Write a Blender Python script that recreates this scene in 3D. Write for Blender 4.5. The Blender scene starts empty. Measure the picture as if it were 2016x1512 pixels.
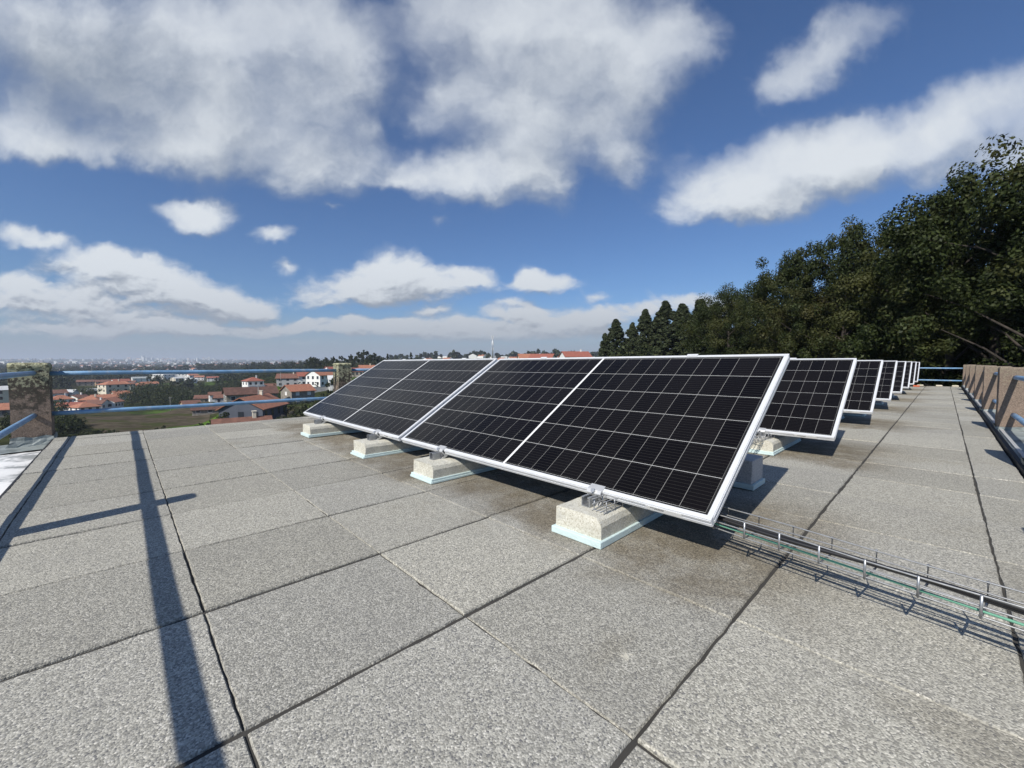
import bpy, bmesh, math, random
import numpy as np
from mathutils import Vector, Matrix, noise as mnoise
R = math.radians
C = bpy.context.scene.collection
S = bpy.context.scene
U = 0.68                                    # camera height above the paving in metres: roof lengths below are given in it

# ------------------------------------------------------------------ camera
YAW, PITCH, ROLL, FPX = R(46.4195), R(-2.786), R(-0.0629), 808.92
_f = Vector((math.cos(YAW)*math.cos(PITCH), math.sin(YAW)*math.cos(PITCH), math.sin(PITCH)))
_r0 = Vector((math.sin(YAW), -math.cos(YAW), 0)); _u0 = _r0.cross(_f)
_r = math.cos(ROLL)*_r0 + math.sin(ROLL)*_u0; _u = -math.sin(ROLL)*_r0 + math.cos(ROLL)*_u0
EYE = Vector((0, 0, U))
cd = bpy.data.cameras.new('camera'); cam = bpy.data.objects.new('camera', cd); C.objects.link(cam)
M = Matrix((_r, _u, -_f)).transposed().to_4x4(); M.translation = EYE
cam.matrix_world = M
cd.sensor_width = 36; cd.lens = FPX/2016*36; cd.clip_start = 0.05; cd.clip_end = 60000
S.camera = cam

# ------------------------------------------------------------------ exposure, render
S.view_settings.view_transform = 'Standard'; S.view_settings.look = 'None'
S.view_settings.exposure = 0.12; S.view_settings.gamma = 1.0
S.render.engine = 'CYCLES'
cy = S.cycles
cy.max_bounces = 6; cy.diffuse_bounces = 3; cy.glossy_bounces = 3; cy.transmission_bounces = 3
cy.volume_bounces = 0; cy.transparent_max_bounces = 6
cy.sample_clamp_indirect = 4
cy.use_denoising = True
try:
    cy.denoiser = 'OPENIMAGEDENOISE'; cy.denoising_input_passes = 'RGB_ALBEDO_NORMAL'; cy.denoising_prefilter = 'ACCURATE'
except Exception: pass

# ------------------------------------------------------------------ sun
SUN_AZ, SUN_EL = 11.5, 42.0                 # heading the light travels towards, and height of the sun
sl = bpy.data.lights.new('sun', 'SUN'); sl.energy = 4.8; sl.angle = R(0.53); sl.color = (1.0, 0.955, 0.88)
sun = bpy.data.objects.new('sun', sl); C.objects.link(sun)
L = Vector((math.cos(R(SUN_EL))*math.cos(R(SUN_AZ)), math.cos(R(SUN_EL))*math.sin(R(SUN_AZ)), -math.sin(R(SUN_EL))))
sun.rotation_euler = L.to_track_quat('-Z', 'Y').to_euler(); sun.location = (-20, -5, 30)

# ------------------------------------------------------------------ world: sky with clouds
w = bpy.data.worlds.new('World'); S.world = w; w.use_nodes = True
try: w.cycles.sampling_method = 'MANUAL'; w.cycles.sample_map_resolution = 1024
except Exception: pass
nt = w.node_tree; nt.nodes.clear()

def N(tree, kind, ins=None, **props):
    n = tree.nodes.new(kind)
    for k, v in props.items(): setattr(n, k, v)
    for k, v in (ins or {}).items():
        if isinstance(v, bpy.types.NodeSocket): tree.links.new(v, n.inputs[k])
        else: n.inputs[k].default_value = v
    return n
def MATH(tree, op, a, b=None, c=None, clamp=False):
    n = tree.nodes.new('ShaderNodeMath'); n.operation = op; n.use_clamp = clamp
    for i, v in enumerate((a, b, c)):
        if v is None: continue
        if isinstance(v, bpy.types.NodeSocket): tree.links.new(v, n.inputs[i])
        else: n.inputs[i].default_value = v
    return n.outputs[0]
def VM(tree, op, a, b=None, out=0):
    n = tree.nodes.new('ShaderNodeVectorMath'); n.operation = op
    for i, v in enumerate((a, b)):
        if v is None: continue
        if isinstance(v, bpy.types.NodeSocket): tree.links.new(v, n.inputs[i])
        else: n.inputs[i].default_value = v
    return n.outputs[out]
def SMOOTH(tree, v, lo, hi, a=0.0, b=1.0):
    n = N(tree, 'ShaderNodeMapRange', {0: v, 1: lo, 2: hi, 3: a, 4: b}, interpolation_type='SMOOTHSTEP')
    return n.outputs[0]
def MIXC(tree, fac, a, b, blend='MIX'):
    n = tree.nodes.new('ShaderNodeMix'); n.data_type = 'RGBA'; n.blend_type = blend
    for i, v in ((0, fac), (6, a), (7, b)):
        if isinstance(v, bpy.types.NodeSocket): tree.links.new(v, n.inputs[i])
        elif i == 0: n.inputs[0].default_value = v
        else: n.inputs[i].default_value = (*v, 1) if len(v) == 3 else v
    return n.outputs[2]

# Cloud chart: the part of the sky north-east of the roof, as tangents of azimuth and height measured from
# one fixed compass heading (a chart of the sky dome itself).  Each cloud: x, y, half width, half height, turn, weight
CH_F = Vector((math.cos(YAW), math.sin(YAW), 0)); CH_R = Vector((math.sin(YAW), -math.cos(YAW), 0))
def chart(px, py):
    d = _f + (px-1008)/FPX*_r - (py-756)/FPX*_u
    k = d.dot(CH_F); return d.dot(CH_R)/k, d.z/k
CLOUDS = [  # big mass, upper left
 (60,60,420,190,0,1.5),(260,110,420,200,0,1.6),(450,180,320,220,5,1.5),(610,230,200,200,0,1.3),(600,60,240,170,0,1.3),(690,120,120,150,0,.8),
 (90,275,190,50,-8,.8),(340,280,190,85,8,.9),(640,320,150,95,0,1.1),(30,250,130,60,0,.8),(700,330,90,70,20,.7),
 # mass, upper middle
 (860,20,130,120,0,1.2),(1010,60,230,170,0,1.5),(1150,90,260,190,0,1.6),(1000,230,170,140,0,1.3),(1150,230,190,140,10,1.3),(1280,140,150,140,0,1.2),
 (875,170,110,150,10,.8),(890,350,160,70,0,1.1),(1010,340,160,90,0,1.1),(1090,360,70,95,-10,.7),(1250,290,85,75,-40,.9),(1340,50,130,120,0,.55),(800,350,90,40,0,.6),(1230,350,60,70,-30,.5),(1340,300,100,60,-30,.35),
 # right
 (1610,110,215,100,-28,.95),(795,320,110,70,0,.55),(1380,350,110,70,-30,.45),(1530,160,90,60,-30,.8),(1700,60,120,60,-20,.3),
 (1420,375,190,85,-4,1.15),(1560,330,240,110,-12,1.5),(1750,285,280,115,-16,1.5),(1930,235,260,120,-20,1.5),(2050,260,200,160,-15,1.3),(1480,400,260,50,0,.9),
 # small ones
 (385,420,105,42,4,1.1),(345,412,75,26,0,.6),(545,462,62,22,-8,.75),(35,452,85,34,8,1.0),(100,468,70,22,0,.8),(555,530,40,24,0,.5),(860,435,40,40,0,.28),(660,415,30,16,0,.2),
 (190,515,145,38,3,1.1),(285,530,120,42,8,1.0),(330,565,190,48,8,1.1),(400,585,120,36,10,.9),(150,580,240,42,0,.9),(30,555,90,36,0,1.0),(60,600,200,34,4,.8),(490,612,90,24,6,.8),(360,645,200,20,2,.8),
 (700,570,170,46,-6,1.1),(770,530,90,50,0,1.0),(820,555,180,46,2,1.1),(930,552,90,28,4,.9),(1050,555,60,32,0,.9),(1090,560,95,26,0,.95),(1000,595,80,16,0,.7),(980,610,60,16,0,.5),
 (600,645,190,22,0,.85),(760,640,180,24,0,.8),(900,650,300,34,0,.85),(1080,625,200,34,0,.9),(1060,655,260,34,0,.8),(1180,620,90,28,0,.8),(1330,597,110,32,-6,1.0),(1270,615,90,24,0,.7),(1430,600,120,40,0,.7),
 (215,520,190,46,3,.6),(60,470,110,30,5,.5),(760,560,230,60,0,.5),(300,560,260,60,6,.5),(470,600,120,30,0,.5),(640,600,60,20,0,.4),(1180,585,60,16,0,.4),(860,610,70,18,0,.5),(545,465,80,24,-8,.4),(385,422,130,50,4,.5),(1620,105,190,85,-28,.5), (60,210,220,100,0,1.0),(210,290,170,60,6,.8),(1650,330,270,90,-16,.6),(830,230,60,40,0,.25),(740,260,60,50,0,.4),
 (620,640,70,18,0,.8),(520,655,60,14,0,.7),(700,625,50,14,0,.7),(820,632,60,16,0,.7),(1040,612,60,14,0,.6),(330,648,60,12,0,.7),(385,652,40,10,0,.7),(180,600,90,14,0,.6),(940,660,80,12,0,.6),(1100,640,80,14,0,.6),(250,560,60,16,0,.6),
 (260,625,360,60,0,.55),(150,650,380,26,0,.6),(500,676,300,14,0,.4)]
g = bpy.data.node_groups.new('cloud_density', 'ShaderNodeTree')
g.interface.new_socket('P', in_out='INPUT', socket_type='NodeSocketVector')
g.interface.new_socket('D', in_out='OUTPUT', socket_type='NodeSocketFloat')
gi = g.nodes.new('NodeGroupInput'); go = g.nodes.new('NodeGroupOutput')
acc = None
for (px, py, a, b, t, wt) in CLOUDS:
    cx, cyy = chart(px, py); ex, ey = chart(px+a*.5, py); fx, fy = chart(px, py-b*.5)
    mp = N(g, 'ShaderNodeMapping', {0: gi.outputs[0]}, vector_type='TEXTURE')
    mp.inputs[1].default_value = (cx, cyy, 0); mp.inputs[2].default_value = (0, 0, -R(t))
    mp.inputs[3].default_value = (2.3*abs(ex-cx), 2.3*abs(fy-cyy), 1)
    gr = N(g, 'ShaderNodeTexGradient', {0: mp.outputs[0]}, gradient_type='QUADRATIC_SPHERE')
    acc = MATH(g, 'MULTIPLY_ADD', gr.outputs[1], 1.9*wt, acc if acc is not None else 0.0)
g.links.new(acc, go.inputs[0])

# the whole field: clouds with their outlines stirred and billowed
g2 = bpy.data.node_groups.new('cloud_field', 'ShaderNodeTree')
g2.interface.new_socket('P', in_out='INPUT', socket_type='NodeSocketVector')
g2.interface.new_socket('F', in_out='OUTPUT', socket_type='NodeSocketFloat')
g2.interface.new_socket('D', in_out='OUTPUT', socket_type='NodeSocketFloat')
gi = g2.nodes.new('NodeGroupInput'); go = g2.nodes.new('NodeGroupOutput'); Pq = gi.outputs[0]
sp2 = N(g2, 'ShaderNodeSeparateXYZ', {0: Pq}); gx_, gy_ = sp2.outputs[0], sp2.outputs[1]
den = MATH(g2, 'ADD', MATH(g2, 'MAXIMUM', gy_, 0.0), 0.13)           # cloud-deck coordinates for the billows
Qv = N(g2, 'ShaderNodeCombineXYZ', {0: MATH(g2, 'DIVIDE', gx_, den), 1: MATH(g2, 'DIVIDE', 0.55, den)}).outputs[0]
flat = N(g2, 'ShaderNodeMapRange', {0: gy_, 1: 0.02, 2: 0.55, 3: 0.044, 4: 0.16}).outputs[0]
def stir(scale, det, k):
    n = N(g2, 'ShaderNodeTexNoise', {'Vector': Pq, 'Scale': scale, 'Detail': det, 'Roughness': .6})
    v = VM(g2, 'SUBTRACT', n.outputs['Color'], (.5, .5, .5)); q = g2.nodes.new('ShaderNodeVectorMath'); q.operation = 'SCALE'
    g2.links.new(v, q.inputs[0]); g2.links.new(MATH(g2, 'MULTIPLY', flat, k), q.inputs['Scale']); return q.outputs[0]
Pw = VM(g2, 'ADD', VM(g2, 'ADD', Pq, stir(4.5, 4.0, 1.0)), stir(15.0, 4.0, .36))
dn = g2.nodes.new('ShaderNodeGroup'); dn.node_tree = g; g2.links.new(Pw, dn.inputs[0])
D = MATH(g2, 'SUBTRACT', 1.0, MATH(g2, 'POWER', 2.71828, MATH(g2, 'MULTIPLY', dn.outputs[0], -1.05)))
na_ = N(g2, 'ShaderNodeTexNoise', {'Vector': Qv, 'Scale': 1.7, 'Detail': 6.0, 'Roughness': .46, 'Distortion': .2}).outputs[0]
nb_ = N(g2, 'ShaderNodeTexNoise', {'Vector': Pw, 'Scale': 6.0, 'Detail': 6.0, 'Roughness': .44}).outputs[0]
nc_ = N(g2, 'ShaderNodeTexNoise', {'Vector': Pw, 'Scale': 26.0, 'Detail': 5.0, 'Roughness': .6}).outputs[0]
fb = MATH(g2, 'ADD', MATH(g2, 'MULTIPLY', MATH(g2, 'SUBTRACT', na_, .5), .95), MATH(g2, 'ADD', MATH(g2, 'MULTIPLY', MATH(g2, 'SUBTRACT', nb_, .5), .75), MATH(g2, 'MULTIPLY', MATH(g2, 'SUBTRACT', nc_, .5), .14)))
nd_ = N(g2, 'ShaderNodeTexNoise', {'Vector': VM(g2, 'MULTIPLY', Pw, (17.0, 40.0, 1.0)), 'Scale': 1.0, 'Detail': 5.0, 'Roughness': .55}).outputs[0]
fb = MATH(g2, 'MULTIPLY_ADD', MATH(g2, 'SUBTRACT', nd_, .5), N(g2, 'ShaderNodeMapRange', {0: gy_, 1: .12, 2: .50, 3: 1.35, 4: .10}).outputs[0], fb)
Ff = MATH(g2, 'MULTIPLY_ADD', fb, MATH(g2, 'ADD', .55, MATH(g2, 'MULTIPLY', D, .45)), D)
g2.links.new(Ff, go.inputs[0]); g2.links.new(dn.outputs[0], go.inputs[1])

tc = N(nt, 'ShaderNodeTexCoord')
dirv = tc.outputs['Generated']
kf = MATH(nt, 'MAXIMUM', VM(nt, 'DOT_PRODUCT', dirv, tuple(CH_F), 1), 0.05)
cx = MATH(nt, 'DIVIDE', VM(nt, 'DOT_PRODUCT', dirv, tuple(CH_R), 1), kf)
sep = N(nt, 'ShaderNodeSeparateXYZ', {0: dirv})
cyv = MATH(nt, 'DIVIDE', sep.outputs[2], kf)
Pq = N(nt, 'ShaderNodeCombineXYZ', {0: cx, 1: cyv}).outputs[0]
def field(vec):
    n = nt.nodes.new('ShaderNodeGroup'); n.node_tree = g2; nt.links.new(vec, n.inputs[0]); return n.outputs
step = N(nt, 'ShaderNodeMapRange', {0: cyv, 1: 0.02, 2: 0.6, 3: 0.010, 4: 0.055}).outputs[0]
def shifted(k): return VM(nt, 'ADD', Pq, N(nt, 'ShaderNodeCombineXYZ', {0: MATH(nt, 'MULTIPLY', step, -.35*k), 1: MATH(nt, 'MULTIPLY', step, k)}).outputs[0])
F0 = field(Pq); F1 = field(shifted(.55)); F2 = field(shifted(2.4))
# elsewhere on the dome: a loose field of similar clouds
zz = MATH(nt, 'ADD', MATH(nt, 'ABSOLUTE', sep.outputs[2]), 0.12)
Qall = N(nt, 'ShaderNodeCombineXYZ', {0: MATH(nt, 'DIVIDE', sep.outputs[0], zz), 1: MATH(nt, 'DIVIDE', sep.outputs[1], zz)}).outputs[0]
n4 = N(nt, 'ShaderNodeTexNoise', {'Vector': Qall, 'Scale': 1.1, 'Detail': 6.0, 'Roughness': 0.55})
front = SMOOTH(nt, VM(nt, 'DOT_PRODUCT', dirv, tuple(CH_F), 1), 0.22, 0.38)
Dmix = N(nt, 'ShaderNodeMix', {0: front, 2: MATH(nt, 'MULTIPLY', MATH(nt, 'SUBTRACT', n4.outputs[0], 0.44), 3.0), 3: F0[0]}).outputs[0]
soft = N(nt, 'ShaderNodeMapRange', {0: cyv, 1: 0.04, 2: 0.6, 3: 0.45, 4: 1.15}).outputs[0]
lo_ = 0.13
mask = N(nt, 'ShaderNodeMapRange', {0: Dmix, 1: lo_, 2: MATH(nt, 'ADD', lo_, soft), 3: 0.0, 4: 1.0}, interpolation_type='SMOOTHSTEP').outputs[0]
# lit tops are white; undersides and the thick middles of clouds overhead are grey
lit = MATH(nt, 'ADD', MATH(nt, 'MULTIPLY', MATH(nt, 'SUBTRACT', F0[0], F1[0]), N(nt, 'ShaderNodeMapRange', {0: cyv, 1: 0.1, 2: 0.5, 3: 0.9, 4: 0.25}).outputs[0]), MATH(nt, 'MULTIPLY', MATH(nt, 'SUBTRACT', F0[0], F2[0]), 0.85))
thick = SMOOTH(nt, F0[1], 0.8, 4.2)
greyL = SMOOTH(nt, cx, -0.60, -0.95)
hi_ = SMOOTH(nt, cyv, 0.46, 0.80)
gl = MATH(nt, 'MULTIPLY', MATH(nt, 'MULTIPLY', greyL, hi_), 0.55)
bri = MATH(nt, 'SUBTRACT', MATH(nt, 'ADD', 0.62, lit), MATH(nt, 'ADD', MATH(nt, 'MULTIPLY', thick, 0.12), gl))
ccol = MIXC(nt, SMOOTH(nt, bri, -0.05, 0.95), (0.25, 0.295, 0.365), (0.70, 0.74, 0.78))
lowf = SMOOTH(nt, cyv, 0.26, 0.02)
ccol = MIXC(nt, MATH(nt, 'MULTIPLY', lowf, 0.55), ccol, (0.38, 0.395, 0.43))
sky = N(nt, 'ShaderNodeTexSky', sky_type='NISHITA', sun_disc=False, sun_elevation=R(SUN_EL), sun_rotation=R(258.5), altitude=100, air_density=1.0, dust_density=0.6, ozone_density=2.2)
skyc = MIXC(nt, 1.0, sky.outputs[0], (0.62, 0.86, 1.18), 'MULTIPLY')
b_sky = N(nt, 'ShaderNodeBackground', {0: skyc, 1: 0.079})
b_cl = N(nt, 'ShaderNodeBackground', {0: ccol, 1: 1.0})
hz = SMOOTH(nt, cyv, 0.15, 0.0, 0.0, 0.88)
b_hz = N(nt, 'ShaderNodeBackground', {0: (0.31, 0.355, 0.41, 1), 1: 1.0})
m1 = N(nt, 'ShaderNodeMixShader', {0: MATH(nt, 'MULTIPLY', MATH(nt, 'MULTIPLY', mask, 0.97), SMOOTH(nt, cyv, 0.02, 0.075)), 1: b_sky.outputs[0], 2: b_cl.outputs[0]})
m2 = N(nt, 'ShaderNodeMixShader', {0: MATH(nt, 'MULTIPLY', hz, MATH(nt, 'SUBTRACT', 1.0, MATH(nt, 'MULTIPLY', mask, 0.35))), 1: m1.outputs[0], 2: b_hz.outputs[0]})
wo = N(nt, 'ShaderNodeOutputWorld', {0: m2.outputs[0]})

# ------------------------------------------------------------------ helpers
def ray(px, py): return _f + (px-1008)/FPX*_r - (py-756)/FPX*_u
def at(px, py, dist):                        # the place at a horizontal distance along a sight line
    d = ray(px, py); return EYE + d*(dist/math.hypot(d.x, d.y))
def mesh_np(name, v, f, smooth=False):
    me = bpy.data.meshes.new(name); v = np.asarray(v, np.float32); f = np.asarray(f, np.int32)
    me.vertices.add(len(v)); me.vertices.foreach_set('co', v.ravel())
    k = f.shape[1]; me.loops.add(f.size); me.loops.foreach_set('vertex_index', f.ravel())
    me.polygons.add(len(f)); me.polygons.foreach_set('loop_start', np.arange(0, f.size, k, dtype=np.int32))
    me.polygons.foreach_set('loop_total', np.full(len(f), k, np.int32))
    if smooth: me.polygons.foreach_set('use_smooth', np.ones(len(f), bool))
    me.update(calc_edges=True); me.validate(); return me
def link(name, me, m=None, parent=None):
    o = bpy.data.objects.new(name, me); C.objects.link(o)
    if m is not None and me is not None:
        for mm in (m if isinstance(m, (list, tuple)) else [m]): me.materials.append(mm)
    if parent is not None: o.parent = parent
    return o
class MB:
    """collects shapes, then links them as one mesh object"""
    def __init__(s): s.bm = bmesh.new()
    def box(s, lo, hi, mat=0, mtx=None, bev=0.0, seg=1):
        r = bmesh.ops.create_cube(s.bm, size=1.0); vs = r['verts']
        lo, hi = Vector(lo), Vector(hi)
        for v in vs: v.co = Vector(((v.co[i]+.5)*(hi[i]-lo[i])+lo[i] for i in range(3)))
        fs = {f for v in vs for f in v.link_faces}
        for f in fs: f.material_index = mat
        if bev:
            es = {e for v in vs for e in v.link_edges}
            rr = bmesh.ops.bevel(s.bm, geom=list(es), offset=bev, segments=seg, profile=.5, affect='EDGES')
            vs = list({v for f in rr['faces'] for v in f.verts} | {v for v in vs if v.is_valid})
        if mtx is not None:
            for v in vs: v.co = mtx @ v.co
        return s
    def tube(s, pts, rad, n=8, mat=0, cap=True):
        pts = [Vector(p) for p in pts]; rings = []
        rads = rad if isinstance(rad, (list, tuple)) else [rad]*len(pts)
        for i, p in enumerate(pts):
            t = (pts[min(i+1, len(pts)-1)]-pts[max(i-1, 0)]).normalized()
            a = t.cross(Vector((0, 0, 1)) if abs(t.z) < .9 else Vector((1, 0, 0))).normalized(); b = t.cross(a)
            rings.append([s.bm.verts.new(p+rads[i]*(math.cos(2*math.pi*k/n)*a+math.sin(2*math.pi*k/n)*b)) for k in range(n)])
        for A, B in zip(rings, rings[1:]):
            for k in range(n):
                f = s.bm.faces.new((A[k], A[(k+1) % n], B[(k+1) % n], B[k])); f.material_index = mat; f.smooth = n > 5
        if cap:
            for rg in (rings[0], rings[-1]):
                try: s.bm.faces.new(rg).material_index = mat
                except ValueError: pass
        return s
    def prism(s, prof, axis, a, b, mat=0):     # profile given in the two other axes, swept along `axis`
        def pt(p, t):
            q = list(p); q.insert(axis, t); return q
        A = [s.bm.verts.new(pt(p, a)) for p in prof]; B = [s.bm.verts.new(pt(p, b)) for p in prof]
        n = len(prof)
        for k in range(n): s.bm.faces.new((A[k], A[(k+1) % n], B[(k+1) % n], B[k])).material_index = mat
        s.bm.faces.new(A).material_index = mat; s.bm.faces.new(B[::-1]).material_index = mat
        return s
    def quad(s, pts, mat=0):
        s.bm.faces.new([s.bm.verts.new(p) for p in pts]).material_index = mat; return s
    def ball(s, c, rad, mat=0, sub=2):
        r = bmesh.ops.create_icosphere(s.bm, subdivisions=sub, radius=1.0)
        rad = Vector(rad) if hasattr(rad, '__len__') else Vector((rad,)*3)
        for v in r['verts']: v.co = Vector((v.co[i]*rad[i]+c[i] for i in range(3)))
        for f in {f for v in r['verts'] for f in v.link_faces}: f.material_index = mat; f.smooth = True
        return s
    def build(s, name, m=None, parent=None):
        bmesh.ops.recalc_face_normals(s.bm, faces=s.bm.faces)
        me = bpy.data.meshes.new(name); s.bm.to_mesh(me); s.bm.free(); return link(name, me, m, parent)
def tag(o, label=None, cat=None, group=None, kind=None):
    for k, v in (('label', label), ('category', cat), ('group', group), ('kind', kind)):
        if v: o[k] = v
    return o
def empty(name, loc=(0, 0, 0), rot=(0, 0, 0)):
    o = bpy.data.objects.new(name, None); C.objects.link(o); o.location = loc; o.rotation_euler = rot; o.empty_display_size = .1
    return o
def copy_tree(o, parent=None):
    c = o.copy(); C.objects.link(c)
    if parent is not None: c.parent = parent
    for ch in list(o.children): copy_tree(ch, c)
    return c

# ------------------------------------------------------------------ materials
def mat(name):
    m = bpy.data.materials.new(name); m.use_nodes = True; t = m.node_tree
    return m, t, t.nodes['Principled BSDF']
def plain(name, col, rough=.6, metal=0.0, var=.12, scale=8.0, bump=0.0, bscale=60.0, spec=.5, dirt=None, dscale=3.0, dlo=.5, dhi=.72):
    m, t, b = mat(name)
    tcn = N(t, 'ShaderNodeTexCoord')
    n = N(t, 'ShaderNodeTexNoise', {'Vector': tcn.outputs['Object'], 'Scale': scale, 'Detail': 5.0, 'Roughness': .6})
    lo = tuple(c*(1-var) for c in col); hi = tuple(min(1, c*(1+var)) for c in col)
    c = MIXC(t, SMOOTH(t, n.outputs[0], .3, .7), lo, hi)
    if dirt:
        n2 = N(t, 'ShaderNodeTexNoise', {'Vector': tcn.outputs['Object'], 'Scale': dscale, 'Detail': 6.0, 'Roughness': .65})
        c = MIXC(t, SMOOTH(t, n2.outputs[0], dlo, dhi), c, dirt)
    t.links.new(c, b.inputs['Base Color']); b.inputs['Roughness'].default_value = rough; b.inputs['Metallic'].default_value = metal
    b.inputs['Specular IOR Level'].default_value = spec
    if bump:
        n3 = N(t, 'ShaderNodeTexNoise', {'Vector': tcn.outputs['Object'], 'Scale': bscale, 'Detail': 4.0})
        bp = N(t, 'ShaderNodeBump', {'Strength': bump, 'Distance': .01, 'Height': n3.outputs[0]}); t.links.new(bp.outputs[0], b.inputs['Normal'])
    return m
def speckled(name, base, dark, light, cell, bump=.5, rough=.85):        # stone chips in a binder
    m, t, b = mat(name)
    tcn = N(t, 'ShaderNodeTexCoord')
    v = N(t, 'ShaderNodeTexVoronoi', {'Vector': tcn.outputs['Object'], 'Scale': 1/cell, 'Randomness': 1.0})
    sp = N(t, 'ShaderNodeSeparateColor', {0: v.outputs['Color']})
    c = MIXC(t, SMOOTH(t, sp.outputs[0], .45, 1.0), base, light)
    c = MIXC(t, SMOOTH(t, sp.outputs[1], .62, .95), c, dark)
    n = N(t, 'ShaderNodeTexNoise', {'Vector': tcn.outputs['Object'], 'Scale': 2.5, 'Detail': 5.0})
    c = MIXC(t, SMOOTH(t, n.outputs[0], .45, .75, 0, .35), c, dark)
    t.links.new(c, b.inputs['Base Color']); b.inputs['Roughness'].default_value = rough; b.inputs['Specular IOR Level'].default_value = .25
    bp = N(t, 'ShaderNodeBump', {'Strength': bump, 'Distance': cell*.5, 'Height': MATH(t, 'SUBTRACT', 1.0, v.outputs['Distance'])}); t.links.new(bp.outputs[0], b.inputs['Normal'])
    return m, t, b, c

ALU = plain('brushed_aluminium', (.66, .67, .68), .42, .08, .04, 20)
ALU2 = plain('bracket_aluminium', (.62, .62, .61), .42, .4, .08, 30)
STEEL = plain('galvanised_steel', (.42, .43, .44), .42, .7, .2, 25)
WIRE = plain('zinc_wire', (.44, .44, .43), .35, .6, .15, 40)
DKSTEEL = plain('dark_steel', (.11, .115, .12), .5, .4, .2, 30)
BLUE = plain('blue_rail_paint', (.165, .305, .475), .5, 0, .18, 7, .12, 60, .4, (.29, .36, .43), 9, .50, .70)
FOAM = plain('pale_foam_board', (.56, .68, .665), .75, 0, .05, 14, .25, 120)
BLACK = plain('black_cable_sheath', (.015, .015, .017), .45, 0, .1, 20)
GREEN = plain('green_cable_sheath', (.13, .34, .23), .45, 0, .15, 9)
WHITEM = plain('white_roof_membrane', (.80, .79, .76), .55, 0, .05, 2, .3, 20, .4, (.30, .31, .30), 2.4, .50, .60)
FLASH = plain('grey_roof_flashing', (.27, .30, .29), .55, .1, .25, 5, .5, 25, .4, (.12, .135, .13), 4, .5, .7)
TAR = plain('black_sealant', (.02, .021, .023), .7)
CONC_PLAIN = plain('grey_building_render', (.42, .41, .38), .85, 0, .1, 1.5, .2, 30)
REDTUBE = plain('orange_red_plastic', (.55, .12, .05), .5)
CREAMST = plain('pale_broken_stone', (.62, .56, .44), .9, 0, .15, 20, .5, 40)
BARK = plain('tree_bark', (.040, .032, .025), .9, 0, .35, 6, .6, 14)
EUBARK = plain('pale_eucalyptus_bark', (.20, .155, .115), .85, 0, .4, 3, .4, 10)
LABELW = plain('white_sticker', (.78, .78, .76), .5, 0, .02)
INK = plain('grey_ink', (.12, .12, .12), .6)

# concrete kerb stones
KERB, t, b, c = speckled('cream_concrete', (.57, .55, .465), (.43, .40, .32), (.67, .65, .57), .0045, .45)
n = N(t, 'ShaderNodeTexNoise', {'Vector': N(t, 'ShaderNodeTexCoord').outputs['Object'], 'Scale': 9.0, 'Detail': 6.0, 'Roughness': .7})
c2 = MIXC(t, SMOOTH(t, n.outputs[0], .52, .72, 0, .5), c, (.33, .33, .31)); t.links.new(c2, b.inputs['Base Color'])
GREYBLK, *_ = speckled('grey_concrete_block', (.44, .44, .44), (.33, .33, .34), (.52, .52, .51), .005, .3)

# pebble-dash posts with lichen towards their tops
def post_material(name, lich, tint=1.0):
    m, t, b, c = speckled(name, tuple(c_*tint for c_ in (.235, .176, .136)), (.15, .115, .09), tuple(c_*tint for c_ in (.31, .24, .19)), .0055, .6)
    tcn = N(t, 'ShaderNodeTexCoord'); sp = N(t, 'ShaderNodeSeparateXYZ', {0: tcn.outputs['Object']})
    n = N(t, 'ShaderNodeTexNoise', {'Vector': tcn.outputs['Object'], 'Scale': 15.0, 'Detail': 8.0, 'Roughness': .72})
    n2 = N(t, 'ShaderNodeTexNoise', {'Vector': tcn.outputs['Object'], 'Scale': 38.0, 'Detail': 7.0, 'Roughness': .75})
    h = N(t, 'ShaderNodeMapRange', {0: sp.outputs[2], 1: .18, 2: .64, 3: -.12, 4: .22}).outputs[0]
    stain = SMOOTH(t, MATH(t, 'ADD', n.outputs[0], h), .42, .56, 0, .88*lich)
    c = MIXC(t, stain, c, (.055, .05, .04))
    l1 = SMOOTH(t, MATH(t, 'ADD', n2.outputs[0], MATH(t, 'MULTIPLY', h, .8)), .60, .66, 0, .9*lich)
    c = MIXC(t, l1, c, (.38, .375, .25))
    t.links.new(c, b.inputs['Base Color']); return m
POST = post_material('pebbledash_lichen', 1.0)
POST2 = post_material('pebbledash_clean', .16, .92)
LICHEN = plain('pale_lichen', (.44, .43, .28), .95, 0, .35, 60, .9, 90, .2, (.12, .115, .075), 34, .46, .60)

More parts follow.
